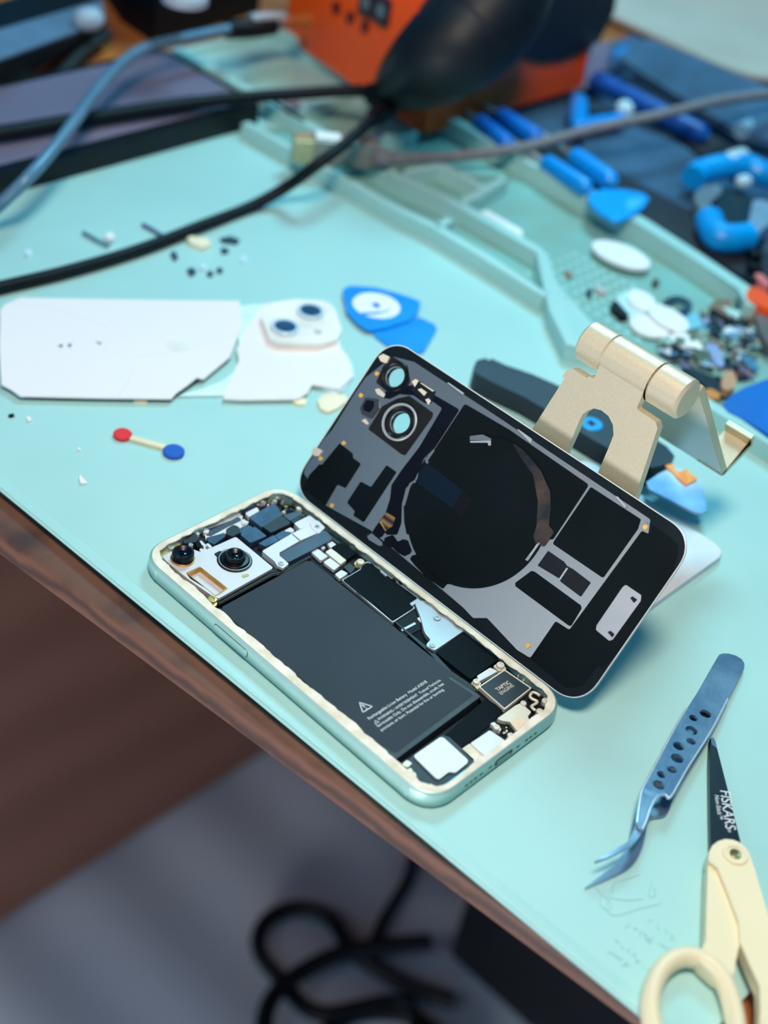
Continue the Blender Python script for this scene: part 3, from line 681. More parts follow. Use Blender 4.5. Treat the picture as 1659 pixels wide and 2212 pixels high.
dk('coil_clip', 'Y', [(1340,1085),(1352,1095),(1290,1190),(1278,1180)], 4.9, m_silver, .1, th=.3)
# pale seams where the grey sheet shows (its slots)
for q in ([(455,280),(470,290),(410,375),(435,412),(420,420),(388,385),(392,360)], [(235,620),(255,570),(290,545),(330,568),(318,578),(290,562),(265,585),(215,760),(205,760)]):
    dk('sheet_seam', 'Y', q, .6, m_grey, .1)
# films of the lower half
dk('black_film', 'E', [(1040,198),(1340,392),(1322,450),(1118,738),(1105,738),(815,540),(818,525)], 0, m_black, .7)
dk('black_film', 'E', [(1345,390),(1475,470),(1555,540),(1560,600),(1520,730),(1330,1000),(1240,1135),(1110,1285),(1085,1262),(990,1385),(900,1400),(690,1235),(680,1218),(830,1000),(912,1052),(1345,460),(1388,480),(1408,432)], 0, m_black, .8)
dk('black_film', 'E', [(685,700),(705,705),(980,905),(985,925),(922,1030),(905,1025),(590,792),(588,772)], 0, m_black, .6)
tag(dk('antenna_plate', 'E', [(785,580),(880,645),(898,670),(935,690),(1040,770),(980,855),(860,765),(850,745),(722,668)], .4, m_dark, .3), None, None)
dk('plate_seam', 'E', [(895,680),(905,685),(858,755),(848,750)], .9, m_silver, 0, th=.08)
dk('steel_strip', 'E', [(1228,800),(1248,782),(1342,845),(1338,880),(1172,1110),(1150,1118),(1070,1052),(1075,1025)], .7, m_silver, .8)
dk('strip_clip', 'E', [(1275,862),(1290,852),(1318,872),(1298,892)], 1.6, m_dark, .1, th=.6)
dk('strip_clip', 'E', [(1140,1065),(1158,1058),(1182,1078),(1168,1098)], 1.6, m_dark, .1, th=.6)
for view, q in (('E',(1365,438)),('E',(665,1146)),('D',(550,450)),('D',(687,265)),('D',(403,858)),('D',(207,990)),('D',(303,1390))):
    c = cpx(view, [q], .4)[0]; slab('gold_contact', circle(c[0], c[1], .85, 16), CV, .1, .5, m_goldpad, cv)
for view, q in (('D',[(1285,345),(1300,340),(1430,430),(1420,445)]), ('E',[(1188,258),(1200,255),(1252,312),(1245,325)]), ('Y',[(1172,108),(1185,108),(1300,190),(1290,228)])):
    film('edge_clip', view, q, .9, m_silver, .1, .7)
for q in ([(700,120),(740,95),(795,120),(770,175),(720,160)], [(130,925),(160,890),(222,920),(190,970),(145,965)]):
    film('edge_clip', 'D', q, 1.0, m_tan, .3, .8)
# camera rings
lathe('lens_ring', CV, hc2, [(7.4,.2),(7.4,.9),(7.1,1.1),(6.75,1.0),(6.6,.6),(6.4,.55)], m_silver, cv, 48)
lathe('lens_seat', CV, hc2, [(6.45,.6),(6.1,.85),(5.8,.5),(5.0,-.2),(4.35,-.9)], m_lens, cv, 48)
lathe('lens_ring', CV, hc1, [(5.9,.3),(5.7,.5),(5.2,.45),(4.2,-.3),(4.2,-.9)], m_lens, cv, 48)
for c, hole, rr_ in ((hc1, hole1, 4.1), (hc2, hole2, 4.3)):
    o = lathe('lens_well', CV, c, [(rr_,.1),(rr_,-3.0),(rr_+1.2,-3.0),(rr_+1.4,-.9)], m_lens, cv, 40)
    lathe('lens_cover', CV, c, [(rr_+.4,-2.9),(0,-2.9)], m_glass, o, 32)
bump_c = ((hc1[0]+hc2[0])/2, (hc1[1]+hc2[1])/2)
bsz = 15.5
slab('camera_plateau', rrect(bump_c[0]-bsz, bump_c[1]-bsz+2, bump_c[0]+bsz, min(bump_c[1]+bsz, chh-3), 6, 8), CV, -2.4, -.9, m_rim, cv, 0, [circle(hc1[0],hc1[1],5.3,32), circle(hc2[0],hc2[1],5.5,32)])
# flash
bm = bmesh.new(); fl = fillet(cpx('D', [(590,470),(705,485),(708,560),(640,650),(560,610),(545,560)], .6), .9); fi = fillet(cpx('D', [(600,490),(668,500),(660,560),(625,600),(572,575),(570,540)], .6), .9)
prism(bm, CV, fl, .2, .75, [fi]); link('flash_bracket', bm, mat('smoky_metal', (70,72,76), .35, .5), cv)
slab('flash_lens', fi, CV, .15, .4, m_navy, cv)
for q in ([(670,400),(705,390),(760,440),(745,470),(690,440)], [(555,665),(590,650),(620,690),(600,700)]):
    dk('microphone', 'D', q, 1.5, m_tan, .2, th=.4)
# flex electronics beside the lens
dk('flex_pad', 'D', [(1000,340),(1050,330),(1190,420),(1150,520),(1100,510),(975,400)], 1.0, m_dark, .4, th=.3)
for q in ([(985,330),(1020,310),(1045,325),(1010,380)], [(1035,400),(1065,390),(1115,425),(1090,455)], [(1100,485),(1130,475),(1150,500),(1125,530)], [(1050,340),(1070,345),(1175,410),(1165,420)]):
    dk('flex_part', 'D', q, 2.0, m_tan, .1, th=.5)

# ================================================================== PHONE STAND
HZ = 95.0
hL, hR = at(1272, 738, HZ), at(1482, 860, HZ)
hx = (hL.x+hR.x)/2; y0, y1 = hR.y-1.0, hL.y+1.0
st = thing('phone_stand', 'champagne aluminium folding phone stand behind the open phone', 'stand', (150, 50, 0))
hr = 7.6
AX = Plane((hx, 0, HZ), (1,0,0), (0,0,1))   # normal is -y
def barrel(name, ya, yb, r, mt=m_standm, ch=.7):
    lathe(name, AX, (0,0), [(0,-yb),(r-ch,-yb),(r,-yb+ch),(r,-ya-ch),(r-ch,-ya),(0,-ya)], mt, st, 48, 40)
ya, yb = y0+13.0, y1-11.5
barrel('hinge_barrel', y0, ya-.25, hr); barrel('hinge_barrel', yb+.25, y1, hr)
# hinge end cap
lathe('hinge_cap', AX, (0,0), [(0,-y0+.35),(hr-1.2,-y0+.35),(hr-.8,-y0),(hr-.8,-y0-.5)], m_standm, st, 48)
# arm: plate tangent to the barrel's camera side, leaning
a_top = Vector((hx-hr+.3, (ya+yb)/2, HZ-1)); a_dir = Vector((118.4-125.5, 0, 60.5-97.9)).normalized()
ARM = Plane(a_top, (0,1,0), -a_dir)
if ARM.n.x > 0: ARM = Plane(a_top, (0,-1,0), -a_dir)
arm_px = [(530,352),(560,290),(868,540),(855,600),(808,690),(830,680),(935,755),(965,800),(900,1000),(805,1300)]
armL = cpx
pts = ARM.pts('G', [(555,300),(530,355),(492,455),(475,468),(375,405),(330,415),(290,470),(100,812)])
ptsR = ARM.pts('G', [(800,1300),(870,1080),(958,815),(945,770),(820,685),(808,665),(855,600),(870,545)])
def ext(p, q, b): t = (b-p[1])/(q[1]-p[1]); return (p[0]+(q[0]-p[0])*t, b)
bB = -92.0
pl_, pr_ = ext(pts[-2], pts[-1], bB), ext(ptsR[1], ptsR[0], bB)
yac, ybc = ARM.o.y, 0
sgn = ARM.ex.y
la = lambda y: (y-ARM.o.y)/sgn
topc = [(la(yb), 4.0), (la(ya), 4.0)]
slot_t = ARM.pts('G', [(325,980),(375,870),(420,760),(445,715),(480,690),(520,678),(570,690),(620,730),(650,790),(655,860),(620,950),(545,1125)])
s0, s1 = ext(slot_t[1], slot_t[0], bB+14), ext(slot_t[-2], slot_t[-1], bB+14)
arm_poly = [(la(yb), 3.0), (la(yb), pts[2][1])] + fillet(pts[2:7], .8)[1:] + [pts[7], pl_, pr_, ptsR[0]] + ptsR[1:5] + [(la(ya), ptsR[5][1]), (la(ya), 3.0)]
slot = [s0]+slot_t+[s1]
slab('arm', arm_poly, ARM, -3.6, 0, m_standm, st, 0, [slot])
bm = bmesh.new(); lathe_bm(bm, AX, (0,0), [(0,-yb),(hr,-yb),(hr,-ya),(0,-ya)], 48); link('arm_knuckle', bm, m_standm, st, 40)
# base plate
bx0 = ARM.w(0, bB, 0).x; 
bpl = [(bx0-3, 13.4),(194,13.4),(194,88),(bx0-3,88)]
slab('base_plate', bpl, GROUND, .05, 3.2, m_standb, st, 6, bevel=.5)
# holder plate hanging from the outer barrels, with two hooks
def iy(u, v, y):
    r = ray(u, v); t = (y-POS.y)/r.y; p = POS+r*t; return p
pb = iy(*vp('G', [(1400,1140)])[0], y0+.5); pt = iy(*vp('G', [(1240,575)])[0], y0+.5); pk_ = iy(*vp('G', [(1605,930)])[0], y0+.5); pe = iy(*vp('G', [(1620,858)])[0], y0+.5)
HP = Plane((0, y0, 0), (1,0,0), (0,0,1))
def strip2(path, th):  # path of (x,z), thickness
    L2 = []
    for i, p in enumerate(path):
        a = Vector(path[max(i-1,0)]); b = Vector(path[min(i+1,len(path)-1)]); d = (b-a).normalized(); nrm = Vector((-d.y, d.x)); L2.append((Vector(p), nrm))
    return [tuple(p) for p, n in L2]+[tuple(p+n*th) for p, n in reversed(L2)]
path_full = [(pt.x-1, HZ), (pt.x, pt.z), (pb.x, pb.z)]
slab('holder_plate', strip2(path_full, 3.2), HP, -(y1-y0), 0, m_standm, st, bevel=.3)
hook = fillet([(pb.x-1, pb.z+1.5), (pb.x+.5, pb.z-.3), (pk_.x, pk_.z), (pe.x, pe.z)], 0)
for yo in (0, y1-y0-11):
    slab('holder_hook', strip2([(pb.x-.8, pb.z+.4), (pb.x+.8, pb.z), (pk_.x-.6, pk_.z-.4), (pk_.x, pk_.z+.4), (pe.x, pe.z)], 2.4), HP, -yo-12, -yo, m_standm, st, bevel=.25)

# ================================================================== TWEEZERS
tw = thing('curved_tweezers', 'blue-grey steel tweezers with curved tips and round holes, on the mat', 'tweezers', (95, -35, 0))
tA, tB = at(*vp('I', [(1375,140)])[0], 2.2), at(*vp('I', [(720,1270)])[0], 8.6)
axis = (tB-tA).normalized(); wdir = Vector((0,0,1)).cross(axis).normalized()
TWP = Plane(tA, axis, wdir)
if TWP.n.z < 0: TWP = Plane(tA, axis, -wdir)
upper = [(1290,118),(1340,120),(1400,138),(1445,165),(1466,200),(1466,240),(1340,480),(1200,745),(1000,1060),(862,1296),(820,1268),(775,1275),(735,1310),(700,1380),(660,1500),(630,1560),(600,1545),(588,1500),(600,1400),(615,1300),(632,1230),(665,1165),(760,990),(920,690),(1080,440),(1240,160),(1260,130)]
hl = [((1148,612),47,36),((1050,646),36,26),((1035,747),50,36),((930,875),46,34),((1030,838),38,28),((918,975),51,38),((875,1066),38,30),((790,1108),38,32),((770,1192),48,36)]
holes = []
for (u, v), ru, rv in hl:
    c = TWP.px(*vp('I', [(u, v)])[0]); r_ = ru/3.779/(F/500.)*1.0
    holes.append(circle(c[0], c[1], r_, 20))
bm = bmesh.new(); up_poly = TWP.pts('I', upper); prism(bm, TWP, up_poly, -1.1, 0, holes)
def ribbon(bm, L_pts, R_pts, th, view='I'):
    """thick strip from left/right edge samples: (u, v, z)"""
    rows = []
    for (lu, lv, lz), (ru, rv, rz) in zip(L_pts, R_pts):
        a = at(*vp(view, [(lu, lv)])[0], lz); b = at(*vp(view, [(ru, rv)])[0], rz)
        rows.append([bm.verts.new(a), bm.verts.new(b), bm.verts.new(b-Vector((0,0,th))), bm.verts.new(a-Vector((0,0,th)))])
    for A, B in zip(rows, rows[1:]):
        for i in range(4): bm.faces.new((A[i], A[(i+1)%4], B[(i+1)%4], B[i]))
    bm.faces.new(rows[0][::-1]); bm.faces.new(rows[-1])
def rib_sm(bm, L_pts, R_pts, th):
    ribbon(bm, [tuple(p) for p in spline(L_pts, 5)], [tuple(p) for p in spline(R_pts, 5)], th)
z_ = 8.7
rib_sm(bm, [(640,1215,z_),(600,1390,z_),(572,1540,z_),(515,1650,z_),(420,1710,z_-.4),(340,1760,z_-.8),(245,1815,z_-1.2)], [(790,1275,z_),(690,1410,z_),(645,1550,z_),(560,1670,z_),(440,1740,z_-.4),(350,1785,z_-.8),(250,1818,z_-1.2)], 1.2)
up_leg = link('upper_leg', bm, m_tweez, tw)
def edge_rail(ptsI):
    q = [TWP.w(*p_, -.25) for p_ in TWP.pts('I', ptsI)]
    tube('edge_highlight', spline(q, 5), .5, m_tweezl, up_leg, 8)  # paler rail that draws the highlight line along the leg's edge
edge_rail([(1330,490),(1200,742),(1000,1058),(868,1285),(822,1268),(775,1275),(735,1312),(700,1382),(662,1495),(632,1555)])
edge_rail([(1000,565),(920,692),(760,992),(667,1165),(634,1232),(617,1300),(602,1400),(590,1500)])
bm = bmesh.new()
rib_sm(bm, [(1262,150,1.1),(1080,460,1.3),(880,800,1.5),(690,1180,1.6),(590,1370,1.6),(545,1540,1.6),(500,1700,1.6),(420,1830,1.5),(300,1925,1.2),(165,2030,.9)], [(1455,240,1.1),(1290,560,1.3),(1090,940,1.5),(905,1260,1.6),(830,1430,1.6),(690,1480,1.6),(640,1690,1.6),(545,1850,1.5),(370,1950,1.2),(172,2036,.9)], 1.0)
link('lower_leg', bm, m_tweez, tw)
slab('joined_end', TWP.pts('I', [(1290,118),(1345,120),(1445,165),(1466,200),(1466,240),(1430,300),(1235,170),(1260,130)]), TWP, -1.7, -.9, m_tweez, tw, r=.4)

# ================================================================== SCISSORS
sci = thing('scissors', 'cream-handled scissors with black non-stick blades, near the mat edge', 'scissors', (60, -75, 0))
ZH = 7.0
def gp(view, pts, z): return GROUND.pts(view, pts, z)
slab('blade', gp('I', [(1188,812),(1210,806),(1226,830),(1245,900),(1330,1230),(1440,1680),(1445,1720),(1190,1720),(1184,1400),(1180,1000)], 3.4), GROUND, 1.2, 3.4, m_blade, sci, bevel=.25)
slab('lower_blade', gp('I', [(1184,850),(1200,820),(1215,900),(1260,1300),(1300,1720),(1186,1720)], 1.2), GROUND, .05, 1.2, m_blade, sci)
slab('blade_tip', gp('I', [(1190,812),(1212,806),(1228,832),(1244,898),(1200,865)], 3.42), GROUND, 3.3, 3.5, mat('worn_steel', (96,112,130), .35, .5), sci)
def text_px(name, s, view, a, b, z, mt, parent, **k):
    p, q = gp(view, [a, b], z); return text_on(name, s, GROUND, p, q, z+.01, mt, parent, **k)
text_px('blade_lettering', 'FISKARS', 'I', (1268,1236), (1314,1550), 3.4, m_print, sci, yscale=1.1)
text_px('blade_lettering', '\u00ae', 'I', (1330,1556), (1333,1578), 3.4, m_print, sci)
text_px('blade_lettering', 'Non-Stick\u2122', 'I', (1222,1275), (1254,1470), 3.4, m_print, sci, yscale=1.1)
slab('upper_handle', gp('J', [(1172,300),(1178,225),(1205,175),(1250,140),(1310,122),(1375,128),(1430,152),(1475,190),(1505,235),(1560,400),(1700,880),(1860,1340),(1900,1700),(1590,1700),(1595,1500),(1590,1330),(1500,1130),(1432,960),(1420,800),(1330,560),(1240,340),(1205,325)], ZH+1.4), GROUND, 3.6, ZH+1.4, m_cream, sci, r=1.2, bevel=1.1)
slab('lower_handle', gp('J', [(1168,330),(1195,320),(1240,335),(1335,560),(1432,830),(1430,960),(1395,1130),(1375,1250),(1250,1260),(1130,1150),(1050,1060),(1120,1020),(1150,950),(1155,760)], ZH), GROUND, 1.6, ZH, m_cream, sci, r=1.4, bevel=1.3)
ringp = [at(u, v, 4.2) for u, v in [(1412,2230),(1404,2172),(1415,2120),(1442,2083),(1480,2068),(1522,2078),(1556,2110),(1578,2160),(1590,2220),(1592,2290),(1575,2350),(1530,2380),(1478,2360),(1435,2300)]]
tube('finger_ring', spline(ringp+[ringp[0]], 6)[:-1], 2.9, m_cream, sci, 16, True, 1.25)
ring2 = [at(u, v, 6.0) for u, v in [(1655,2225),(1690,2205),(1735,2225),(1775,2290),(1790,2370),(1770,2430),(1725,2440),(1680,2390),(1655,2310)]]
tube('finger_ring', spline(ring2+[ring2[0]], 6)[:-1], 2.9, m_cream, sci, 16, True, 1.25)
pc = gp('J', [(1392,245)], ZH+1.6)[0]
lathe('pivot_boss', GROUND, pc, [(4.2,ZH),(4.2,ZH+1.7),(3.9,ZH+2.0),(2.9,ZH+2.0),(2.6,ZH+1.6),(1.8,ZH+1.6)], m_cream, sci, 40)
o = lathe('pivot_screw', GROUND, pc, [(1.9,ZH+1.2),(1.9,ZH+1.9),(1.6,ZH+2.1),(.9,ZH+2.0),(.7,ZH+1.6),(0,ZH+1.6)], mat('dull_brass', (150,138,100), .35, .8), sci, 24)

# ================================================================== BROKEN WHITE BACK GLASS
bg = thing('broken_glass_panel', 'white cracked phone back glass lying on the mat, its edge snapped off', 'glass panel', at(220,750,0))
slab('panel', gp('H', [(0,160),(15,135),(75,108),(260,112),(500,116),(895,120),(898,160),(905,215),(870,300),(858,330),(760,412),(735,406),(700,435),(660,462),(640,485),(380,482),(75,475),(40,450),(5,432),(-2,300)], 3.0), GROUND, 2.2, 3.0, m_bglass, bg, bevel=.15)
slab('under_film', gp('H', [(8,300),(20,430),(90,470),(640,482),(860,330),(880,140),(60,130)], 2.1), GROUND, .4, 2.1, mat('dark_underfilm', (30,36,44), .5), bg)
slab('stain', gp('H', [(610,285),(640,265),(700,262),(735,280),(720,300),(650,310)], 3.0), GROUND, 2.99, 3.02, mat('faint_stain', (226,222,212), .35), bg, r=3)
for q in ([(215,288),(235,282),(230,296)], [(355,272),(380,278),(372,284)], [(250,284),(268,280),(262,296)]):
    slab('chip_mark', gp('H', q, 3.0), GROUND, 2.99, 3.03, m_slate, bg)
bm = bmesh.new()
for q in ([(70,130),(200,150),(330,190),(400,215)], [(380,300),(480,330),(600,320),(720,300),(890,240)], [(440,480),(480,420),(500,360)]):
    tube_bm(bm, [at(*p, 3.0) for p in vp('H', q)], .06, 5)
link('crack_lines', bm, mat('crack_shadow', (206,206,206), .4), bg)
bc = thing('broken_camera_panel', 'broken white phone back piece still carrying the twin-lens camera bump', 'glass panel', at(640,740,0))
slab('shard', gp('H', [(985,132),(1100,118),(1230,140),(1265,190),(1268,290),(1300,330),(1316,405),(1268,450),(1165,432),(1150,462),(1110,486),(905,489),(832,485),(892,345),(885,300),(920,220)], 2.4), GROUND, 1.3, 2.4, m_bglass, bc, r=.8, bevel=.15)
slab('film_sliver', gp('H', [(1262,268),(1275,300),(1312,350),(1322,400),(1285,455),(1250,468),(1200,445),(1240,330)], 1.0), GROUND, .2, 1.0, mat('pale_blue_film', (214,238,250), .35), bc, r=.5)
slab('film_backing', gp('H', [(662,475),(700,464),(760,449),(830,418),(870,388),(889,350),(892,280),(885,140),(985,132),(960,300),(850,472)], 1.2), GROUND, .3, 1.2, mat('pale_blue_film', (214,238,250), .35), bc, r=.4)
bpz = 5.6
slab('camera_bump', gp('H', [(985,150),(1010,128),(1110,113),(1225,122),(1252,150),(1275,225),(1262,262),(1190,282),(1040,278),(1005,262),(975,180)], bpz), GROUND, 2.2, bpz, mat('warm_white_bump', (236,230,222), .3), bc, r=3.0, bevel=.8)
for (u, v) in ((1160,155),(1065,214)):
    c = gp('H', [(u, v)], bpz+1.5)[0]
    o = lathe('lens_ring', GROUND, c, [(6.6,bpz-.2),(6.6,bpz+1.2),(6.2,bpz+1.5),(5.0,bpz+1.5),(4.9,bpz+1.2)], mat('ice_white_ring', (206,224,236), .3, .2), bc, 40)
    lathe('lens_glass', GROUND, c, [(5.0,bpz+1.25),(3.2,bpz+1.32),(0,bpz+1.34)], mat('blue_lens', (44,78,112), .12, 0, .3, 90, coat=.6), o, 32)
c = gp('H', [(1187,238)], bpz)[0]; lathe('flash_lens', GROUND, c, [(1.9,bpz-.1),(1.9,bpz+.2),(0,bpz+.25)], mat('flash_beige', (190,186,176), .3), bc, 20)

# ================================================================== PICKS, APPLICATOR, KNIFE
pk1 = thing('opening_pick', 'blue opening pick bearing a white round logo, overlapping another pick', 'pick', at(820,670,0))
slab('body', gp('H', [(1278,80),(1300,63),(1400,70),(1500,95),(1572,122),(1565,155),(1530,192),(1440,222),(1375,232),(1335,205),(1295,160)], 2.6), GROUND, 1.4, 2.6, m_blue, pk1, r=3, bevel=.4)
lc = gp('H', [(1405,138)], 2.6)[0]
bm = bmesh.new(); prism(bm, GROUND, circle(lc[0], lc[1], 11.5, 40), 2.55, 2.68); link('white_disc', bm, m_whitep, pk1)
slab('logo_mark', fillet([(lc[0]-2.2,lc[1]-1.2),(lc[0]+.2,lc[1]-2.4),(lc[0]+2.4,lc[1]),(lc[0]+1.0,lc[1]+2.6),(lc[0]-1.6,lc[1]+1.8)], 1), GROUND, 2.66, 2.74, m_blue2, pk1)
tube('logo_swirl', spline([Vector((lc[0]+r_*math.cos(a), lc[1]+r_*math.sin(a), 2.62)) for a, r_ in ((3.3,11.8),(3.7,8.2),(4.2,6.6),(4.8,6.4),(5.3,6.8))], 5), [.9]*10+[.6]*6+[.35]*5, m_blue, pk1, 8)

pk2 = thing('opening_pick', 'plain blue opening pick, partly under the pick with a white logo', 'pick', at(870,715,0))
slab('body', gp('H', [(1385,222),(1560,178),(1622,208),(1632,225),(1610,265),(1582,312),(1500,310),(1460,295),(1400,250)], 1.3), GROUND, .1, 1.3, m_blue, pk2, r=3, bevel=.4)

ap = thing('foam_applicator', 'double-ended applicator with one red and one blue round tip', 'applicator', at(320,955,0))
a, b = at(282,945,1.2), at(358,966,1.2); d = (b-a).normalized(); s = Vector((-d.y, d.x, 0))
slab('stick', [tuple((a+s*1.4).to_2d()), tuple((b+s*1.4).to_2d()), tuple((b-s*1.4).to_2d()), tuple((a-s*1.4).to_2d())], GROUND, .2, 1.6, m_cream, ap, bevel=.2)
c = gp('x', [(265,935)], 2)[0]; lathe('red_tip', GROUND, c, [(3.6,.05),(3.8,.6),(3.8,1.6),(3.4,2),(0,2.05)], m_red, ap, 32)
c = gp('x', [(375.5,972)], 2)[0]; lathe('blue_tip', GROUND, c, [(4.2,.05),(4.4,.6),(4.4,1.6),(4.0,2),(0,2.05)], m_bluef, ap, 32)

kn = thing('opening_knife', 'black-handled opening knife with a pale blue blade, behind the stand', 'knife', at(1240,920,0))
hpoly = gp('x', [(1022,795),(1030,778),(1055,772),(1105,788),(1150,808),(1200,830),(1300,880),(1380,925),(1440,964),(1458,985),(1452,1000),(1400,1012),(1345,985),(1290,955),(1235,922),(1185,888),(1130,856),(1060,824),(1028,806)], 10)
slab('handle', hpoly, GROUND, .1, 10, mat('textured_black_rubber', (22,30,44), .5, 0, .2, 60, bump=.6, bscale=700), kn, r=3, bevel=2.2)
slab('blade', gp('G', [(880,1185),(960,1130),(1060,1080),(1150,1100),(1235,1160),(1275,1240),(1302,1340),(1300,1380),(1265,1402),(1215,1392),(1100,1335),(900,1235)], 9), GROUND, 7.8, 9, m_bladeb, kn, r=1.5, bevel=.3)
c = gp('x', [(1277,916)], 10.2)[0]
o = lathe('blue_badge', GROUND, c, [(5.2,9.6),(5.2,10.3),(4.9,10.6),(0,10.6)], mat('badge_blue', (0,150,225), .4), kn, 32)
bm = bmesh.new()
for k in range(2):
    a = math.radians(45+90*k); d = Vector((math.cos(a), math.sin(a))); s = Vector((-d.y, d.x))*.7
    prism(bm, GROUND, [tuple(Vector(c)+d*2+s), tuple(Vector(c)-d*2+s), tuple(Vector(c)-d*2-s), tuple(Vector(c)+d*2-s)], 10.5, 10.7)
link('badge_cross', bm, m_dark, o)
tag(slab('flex_scrap', gp('G', [(1005,1050),(1030,1038),(1060,1045),(1075,1090),(1110,1112),(1160,1095),(1235,1165),(1155,1205),(1100,1160),(1060,1110),(1020,1085)], 9.7), GROUND, 9.05, 9.7, m_flex, None, r=.5, loc=at(1480,1020,9)), 'orange flexible circuit scrap lying on the pale blue knife blade', 'circuit scrap')

# ================================================================== TABLET AT THE BACK
tb = thing('tablet', 'dark tablet with a purple-grey screen lying under crossing cables', 'tablet', (180, 445, 0))
x0t, x1t = 40, 291
slab('body', fillet([(x0t,404),(x1t,404),(x1t,492),(x0t,492)], 5), GROUND, .1, 12.5, m_dark, tb, bevel=1.2)
slab('screen', fillet([(x0t+6,411.5),(x1t-4,411.5),(x1t-4,487),(x0t+6,487)], 2), GROUND, 12.4, 12.8, m_screen, tb)
# ================================================================== CABLES AT THE BACK
def path(view, pts):  # (u, v, z)
    return spline([at(*vp(view, [(u, v)])[0], z) for u, v, z in pts], 8)
tag(tube('black_cable', path('x', [(-120,650,3.2),(0,621,3.2),(150,585,3.2),(300,540,3.2),(430,490,3.2),(540,447,3.2),(620,403,12),(690,352,29),(760,298,34),(830,236,34)]), 3.1, m_rub, loc=at(400,500,0)), 'black cable curving across the mat towards the black hand tool', 'cable')
tag(tube('black_power_cable', path('x', [(-160,305,18),(0,288,18),(140,265,18),(300,240,18),(480,215,19),(640,203,20),(760,196,24),(835,200,30)]), [4.2]*30+[3.6]*27, m_rub, loc=at(300,240,0)), 'thick black cord lying straight over the tablet screen', 'cable')
gc = thing('grey_lead', 'pale blue-grey lead bent over the tablet, ending in a copper tip', 'cable', at(300,150,0))
tube('lead', path('x', [(-120,560,10),(-20,460,14),(60,385,30),(140,290,36),(210,195,38),(265,135,38),(320,102,38),(390,84,37),(470,68,36),(500,62,36)]), 3.2, m_hose, gc)
tube('sleeve', path('x', [(490,64,35),(540,62,34),(590,55,33)]), 5.6, m_rub, gc)
tube('metal_collar', path('x', [(540,44,38),(585,40,37),(612,40,36)]), 4.0, m_silver, gc)
tube('copper_tip', path('x', [(605,48,34),(640,46,33),(668,44,33)]), 4.2, mat('copper_end', (190,116,60), .4, .4), gc)
ub = thing('usb_cable', 'grey braided cable with a metal plug, stretched over the trays', 'cable', at(720,340,0))
ua, ub_, up_z = at(632,352,HR), at(812,364,HR), HR
d = (ub_-ua); d.z = 0; d.normalize(); s = Vector((-d.y, d.x, 0))
def boxd(name, o, l0, l1, w0, w1, z0, z1, mt, bev=.5):
    pts = [tuple((o+d*l+s*w).to_2d()) for l, w in ((l0,w0),(l1,w0),(l1,w1),(l0,w1))]
    return slab(name, pts, GROUND, z0, z1, mt, ub, bevel=bev)
Lp = (ub_-ua).length
m_plug = mat('champagne_plug', (196,182,140), .35, .6); m_plugb = mat('grey_plug_shell', (146,146,138), .4, .4)
boxd('plug_tip', ua, 0, 11, 0, 11, HR+.2, HR+13, m_plug)
boxd('plug_shell', ua, 10.5, Lp, -.6, 12, HR, HR+14, m_plugb, 1.0)
boxd('plug_inlay', ua, 12, Lp*.55, 2, 10, HR+13.9, HR+14.6, m_whitep, .2)
tube('strain_relief', path('x', [(805,340,HR+7),(840,343,HR+6),(880,343,HR+5)]), [5.2]*8+[3.6]*9, m_braid, ub)
tube('braided_cord', path('x', [(860,343,HR+5),(960,340,10),(1060,330,14),(1160,312,18),(1260,284,24),(1360,262,30),(1460,240,34),(1560,216,36),(1660,204,36),(1760,196,36)]), 3.1, m_braid, ub)

# ================================================================== ORANGE DEVICE, BLACK HAND TOOL
oc = at(917, 285, 8)
# corner and directions from the photo: one side runs along the mat rim, the other across it
pA = at(640, 90, 8); dA = (pA-oc); dA.z = 0; dA.normalize()
pB = at(1262, 182, 8); dB = (pB-oc); dB.z = 0; dB.normalize()
lenA, lenB = (pA-oc).length*1.12, (pB-oc).length*1.0
od = thing('orange_station', 'orange soldering station box with small dark buttons, behind the mat', 'soldering station', oc)
foot = [oc, oc+dB*lenB, oc+dB*lenB+dA*lenA, oc+dA*lenA]
slab('housing', fillet([(p.x, p.y) for p in foot], 7), GROUND, 6.2, 128, m_orange, od, bevel=5)
FA = Plane(oc, -dA, (0,0,1))
if FA.n.dot(POS-oc) < 0: FA = Plane(oc, dA, (0,0,1))
for q in ((745,65),(865,148),(990,225)):
    c = FA.pts('c', [q])[0]; slab('small_button', circle(c[0], c[1], 3.6, 20), FA, -.2, 1.4, mat('maroon_button', (90,20,26), .5), od)
for q in ((1010,20),(1140,90)):
    c = FA.pts('c', [q])[0]
    o = slab('square_button', fillet([(c[0]-7,c[1]-8),(c[0]+7,c[1]-8),(c[0]+7,c[1]+8),(c[0]-7,c[1]+8)], 2), FA, -.2, 2.0, mat('dark_button_frame', (46,34,44), .5), od, bevel=.4)
    slab('button_lens', circle(c[0], c[1], 4.0, 20), FA, 1.9, 2.4, mat('grey_button_lens', (96,118,124), .3), o)
FB = Plane(oc, dB, (0,0,1))
if FB.n.dot(POS-oc) < 0: FB = Plane(oc, -dB, (0,0,1))
slab('side_panel', FB.pts('x', [(1080,-60),(1090,40),(1110,118),(1160,130),(1200,128),(1245,112),(1285,90),(1320,20),(1330,-60)]), FB, -.3, 3.0, mat('navy_side_panel', (10,16,30), .5), od, r=4, bevel=.8)
